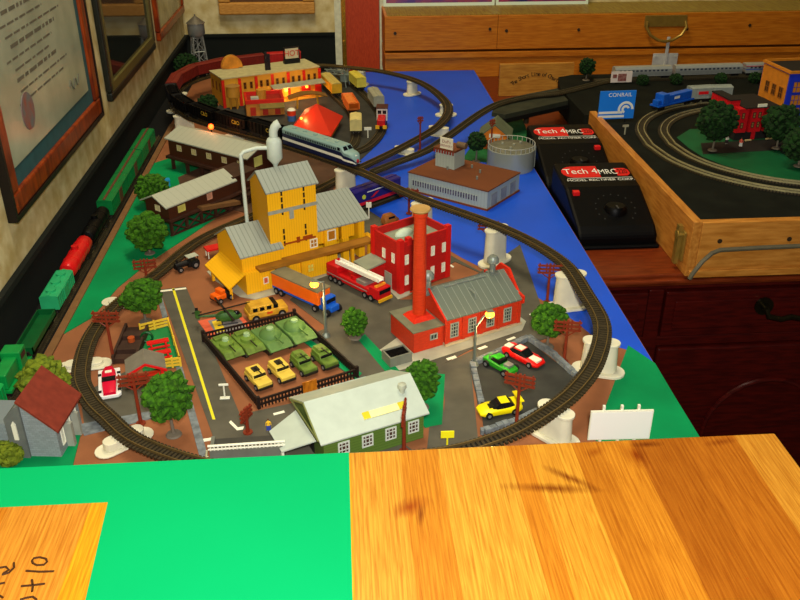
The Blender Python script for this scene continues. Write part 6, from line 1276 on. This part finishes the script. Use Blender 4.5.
DKB=mat('dark_girder',(58,38,28),.6,vary=.2,scale=80)
for k in range(5): part(T,'girder',MB().box(-3.1+1.3*k,-2.2+1.3*k,-1.0,1.0,.0,.5+.25*(k%2)),DKB)
for y in (-1.1,1.1): part(T,'side_beam',MB().box(-3.2,3.2,y-.12,y+.12,0,.9),DKB)
part(T,'rusty_drum',MB().cyl(.2,0,.5,.95,.35),mat('rust_orange',(170,72,24),.6))
p=(-18.66,68.67); T=thing('shelter','small open shelter with grey gable roof and bright red trim','shelter',(p[0],p[1],.06),14)
part(T,'roof',MB().yprism([(-1.8,1.6),(0,2.5),(1.8,1.6),(1.8,1.72),(0,2.65),(-1.8,1.72)],-1.1,1.5),mat('shelter_roof',(116,110,96),.6)); part(T,'trim',MB().yprism([(-1.85,1.4),(0,2.35),(1.85,1.4),(1.85,1.62),(0,2.55),(-1.85,1.62)],-1.25,-1.1),REDL)
for x in (-1.4,1.4):
    for y in (-.9,1.2): part(T,'post',MB().box(x-.12,x+.12,y-.12,y+.12,0,1.7),REDL)
part(T,'bench',MB().box(-1.2,1.2,.2,.7,.3,.5),mat('brick_red_trim',(204,40,14)))
for k,(px,c,lab,nm) in enumerate((((-25.40,119.99),(30,140,190),'small light blue crate under the long brown shed','crate'),((-21.87,117.35),(190,24,24),'small bright red crate under the long brown shed left of orange one','crate'),((-20.80,118.85),(210,70,20),'small orange crate under the long brown shed, rightmost','crate'))):
    solo(nm,lab,'crate',MB().box(-.6,.6,-.5,.5,0,1.0).box(-.66,.66,-.56,.56,.8,.95),mat('crate_paint_%d'%k,c,.5),(px[0],px[1],.05),15,'crates under the shed')
for k,(px,lab) in enumerate((((-24.47,115.99),'small cream barrel lying nearest the wall under brown shed'),((-23.36,115.14),'small cream barrel beside the bent grey roof of trestle shed'))): solo('barrel',lab,'barrel',MB().lathe(0,0,[(.32,0),(.42,.45),(.32,.95)],12),mat('barrel_cream',(206,180,140),.5),(px[0],px[1],.05),0,'cream barrels',smooth=True)
# tiny figure
def figure(name,label,p,shirt,legs,h=1.15,z=.08):
    T=thing(name,label,'person',(p[0],p[1],z),random.random()*60-30); k=h/1.15
    me=bpy.data.meshes.new('body'); V=[(0,0,.55),(0,0,.72),(0,0,.88),(0,0,.96),(0,0,1.07),(.09,0,.5),(.1,0,.27),(.1,0,.02),(.1,-.08,.01),(-.09,0,.5),(-.1,0,.27),(-.1,0,.02),(-.1,-.08,.01),(.17,0,.86),(.22,-.02,.68),(.21,-.07,.53),(-.17,0,.86),(-.22,-.02,.68),(-.21,-.07,.53)]
    E=[(0,1),(1,2),(2,3),(3,4),(0,5),(5,6),(6,7),(7,8),(0,9),(9,10),(10,11),(11,12),(2,13),(13,14),(14,15),(2,16),(16,17),(17,18)]
    R=[.12,.12,.12,.05,.085,.085,.06,.045,.035,.085,.06,.045,.035,.055,.045,.03,.055,.045,.03]
    me.from_pydata([(x*k*CM,y*k*CM,zz*k*CM) for x,y,zz in V],E,[]); o=bpy.data.objects.new('body',me); COL.objects.link(o); o.parent=T; me.materials.append(shirt)
    sk=o.modifiers.new('skin','SKIN')
    if len(me.skin_vertices)==0: me.skin_vertices.new()
    for sv in me.skin_vertices:
        for i,r in enumerate(R): sv.data[i].radius=(r*k*CM,r*k*CM*.8)
        sv.data[0].use_root=True; o.modifiers.new('sub','SUBSURF').levels=1
    part(T,'trousers',MB().prism([(-.2*k,-.11*k),(.2*k,-.11*k),(.2*k,.11*k),(-.2*k,.11*k)],.06*k,.52*k,[(-.17*k,-.12*k),(.17*k,-.12*k),(.17*k,.12*k),(-.17*k,.12*k)]),legs)
    part(T,'hair',MB().ball((0,.01*k,1.12*k),.085*k,1),mat('hair_brown',(80,50,24),.7))
figure('person','tiny person in yellow top and blue trousers by the warehouse porch',(-6.90,60.13),mat('shirt_yellow',(240,190,40),.6),mat('trousers_blue',(50,70,150),.6))
figure('person','tiny person in white standing before the red building left of the other',(57.34,119.70),mat('shirt_white',(214,206,190),.6),mat('trousers_dark',(50,40,40),.6),1.3,4.52)
figure('person','tiny person in red and white standing before the red building, right of the other',(58.84,118.20),mat('shirt_red',(200,80,60),.6),mat('trousers_pale',(190,190,180),.6),1.3,4.52)
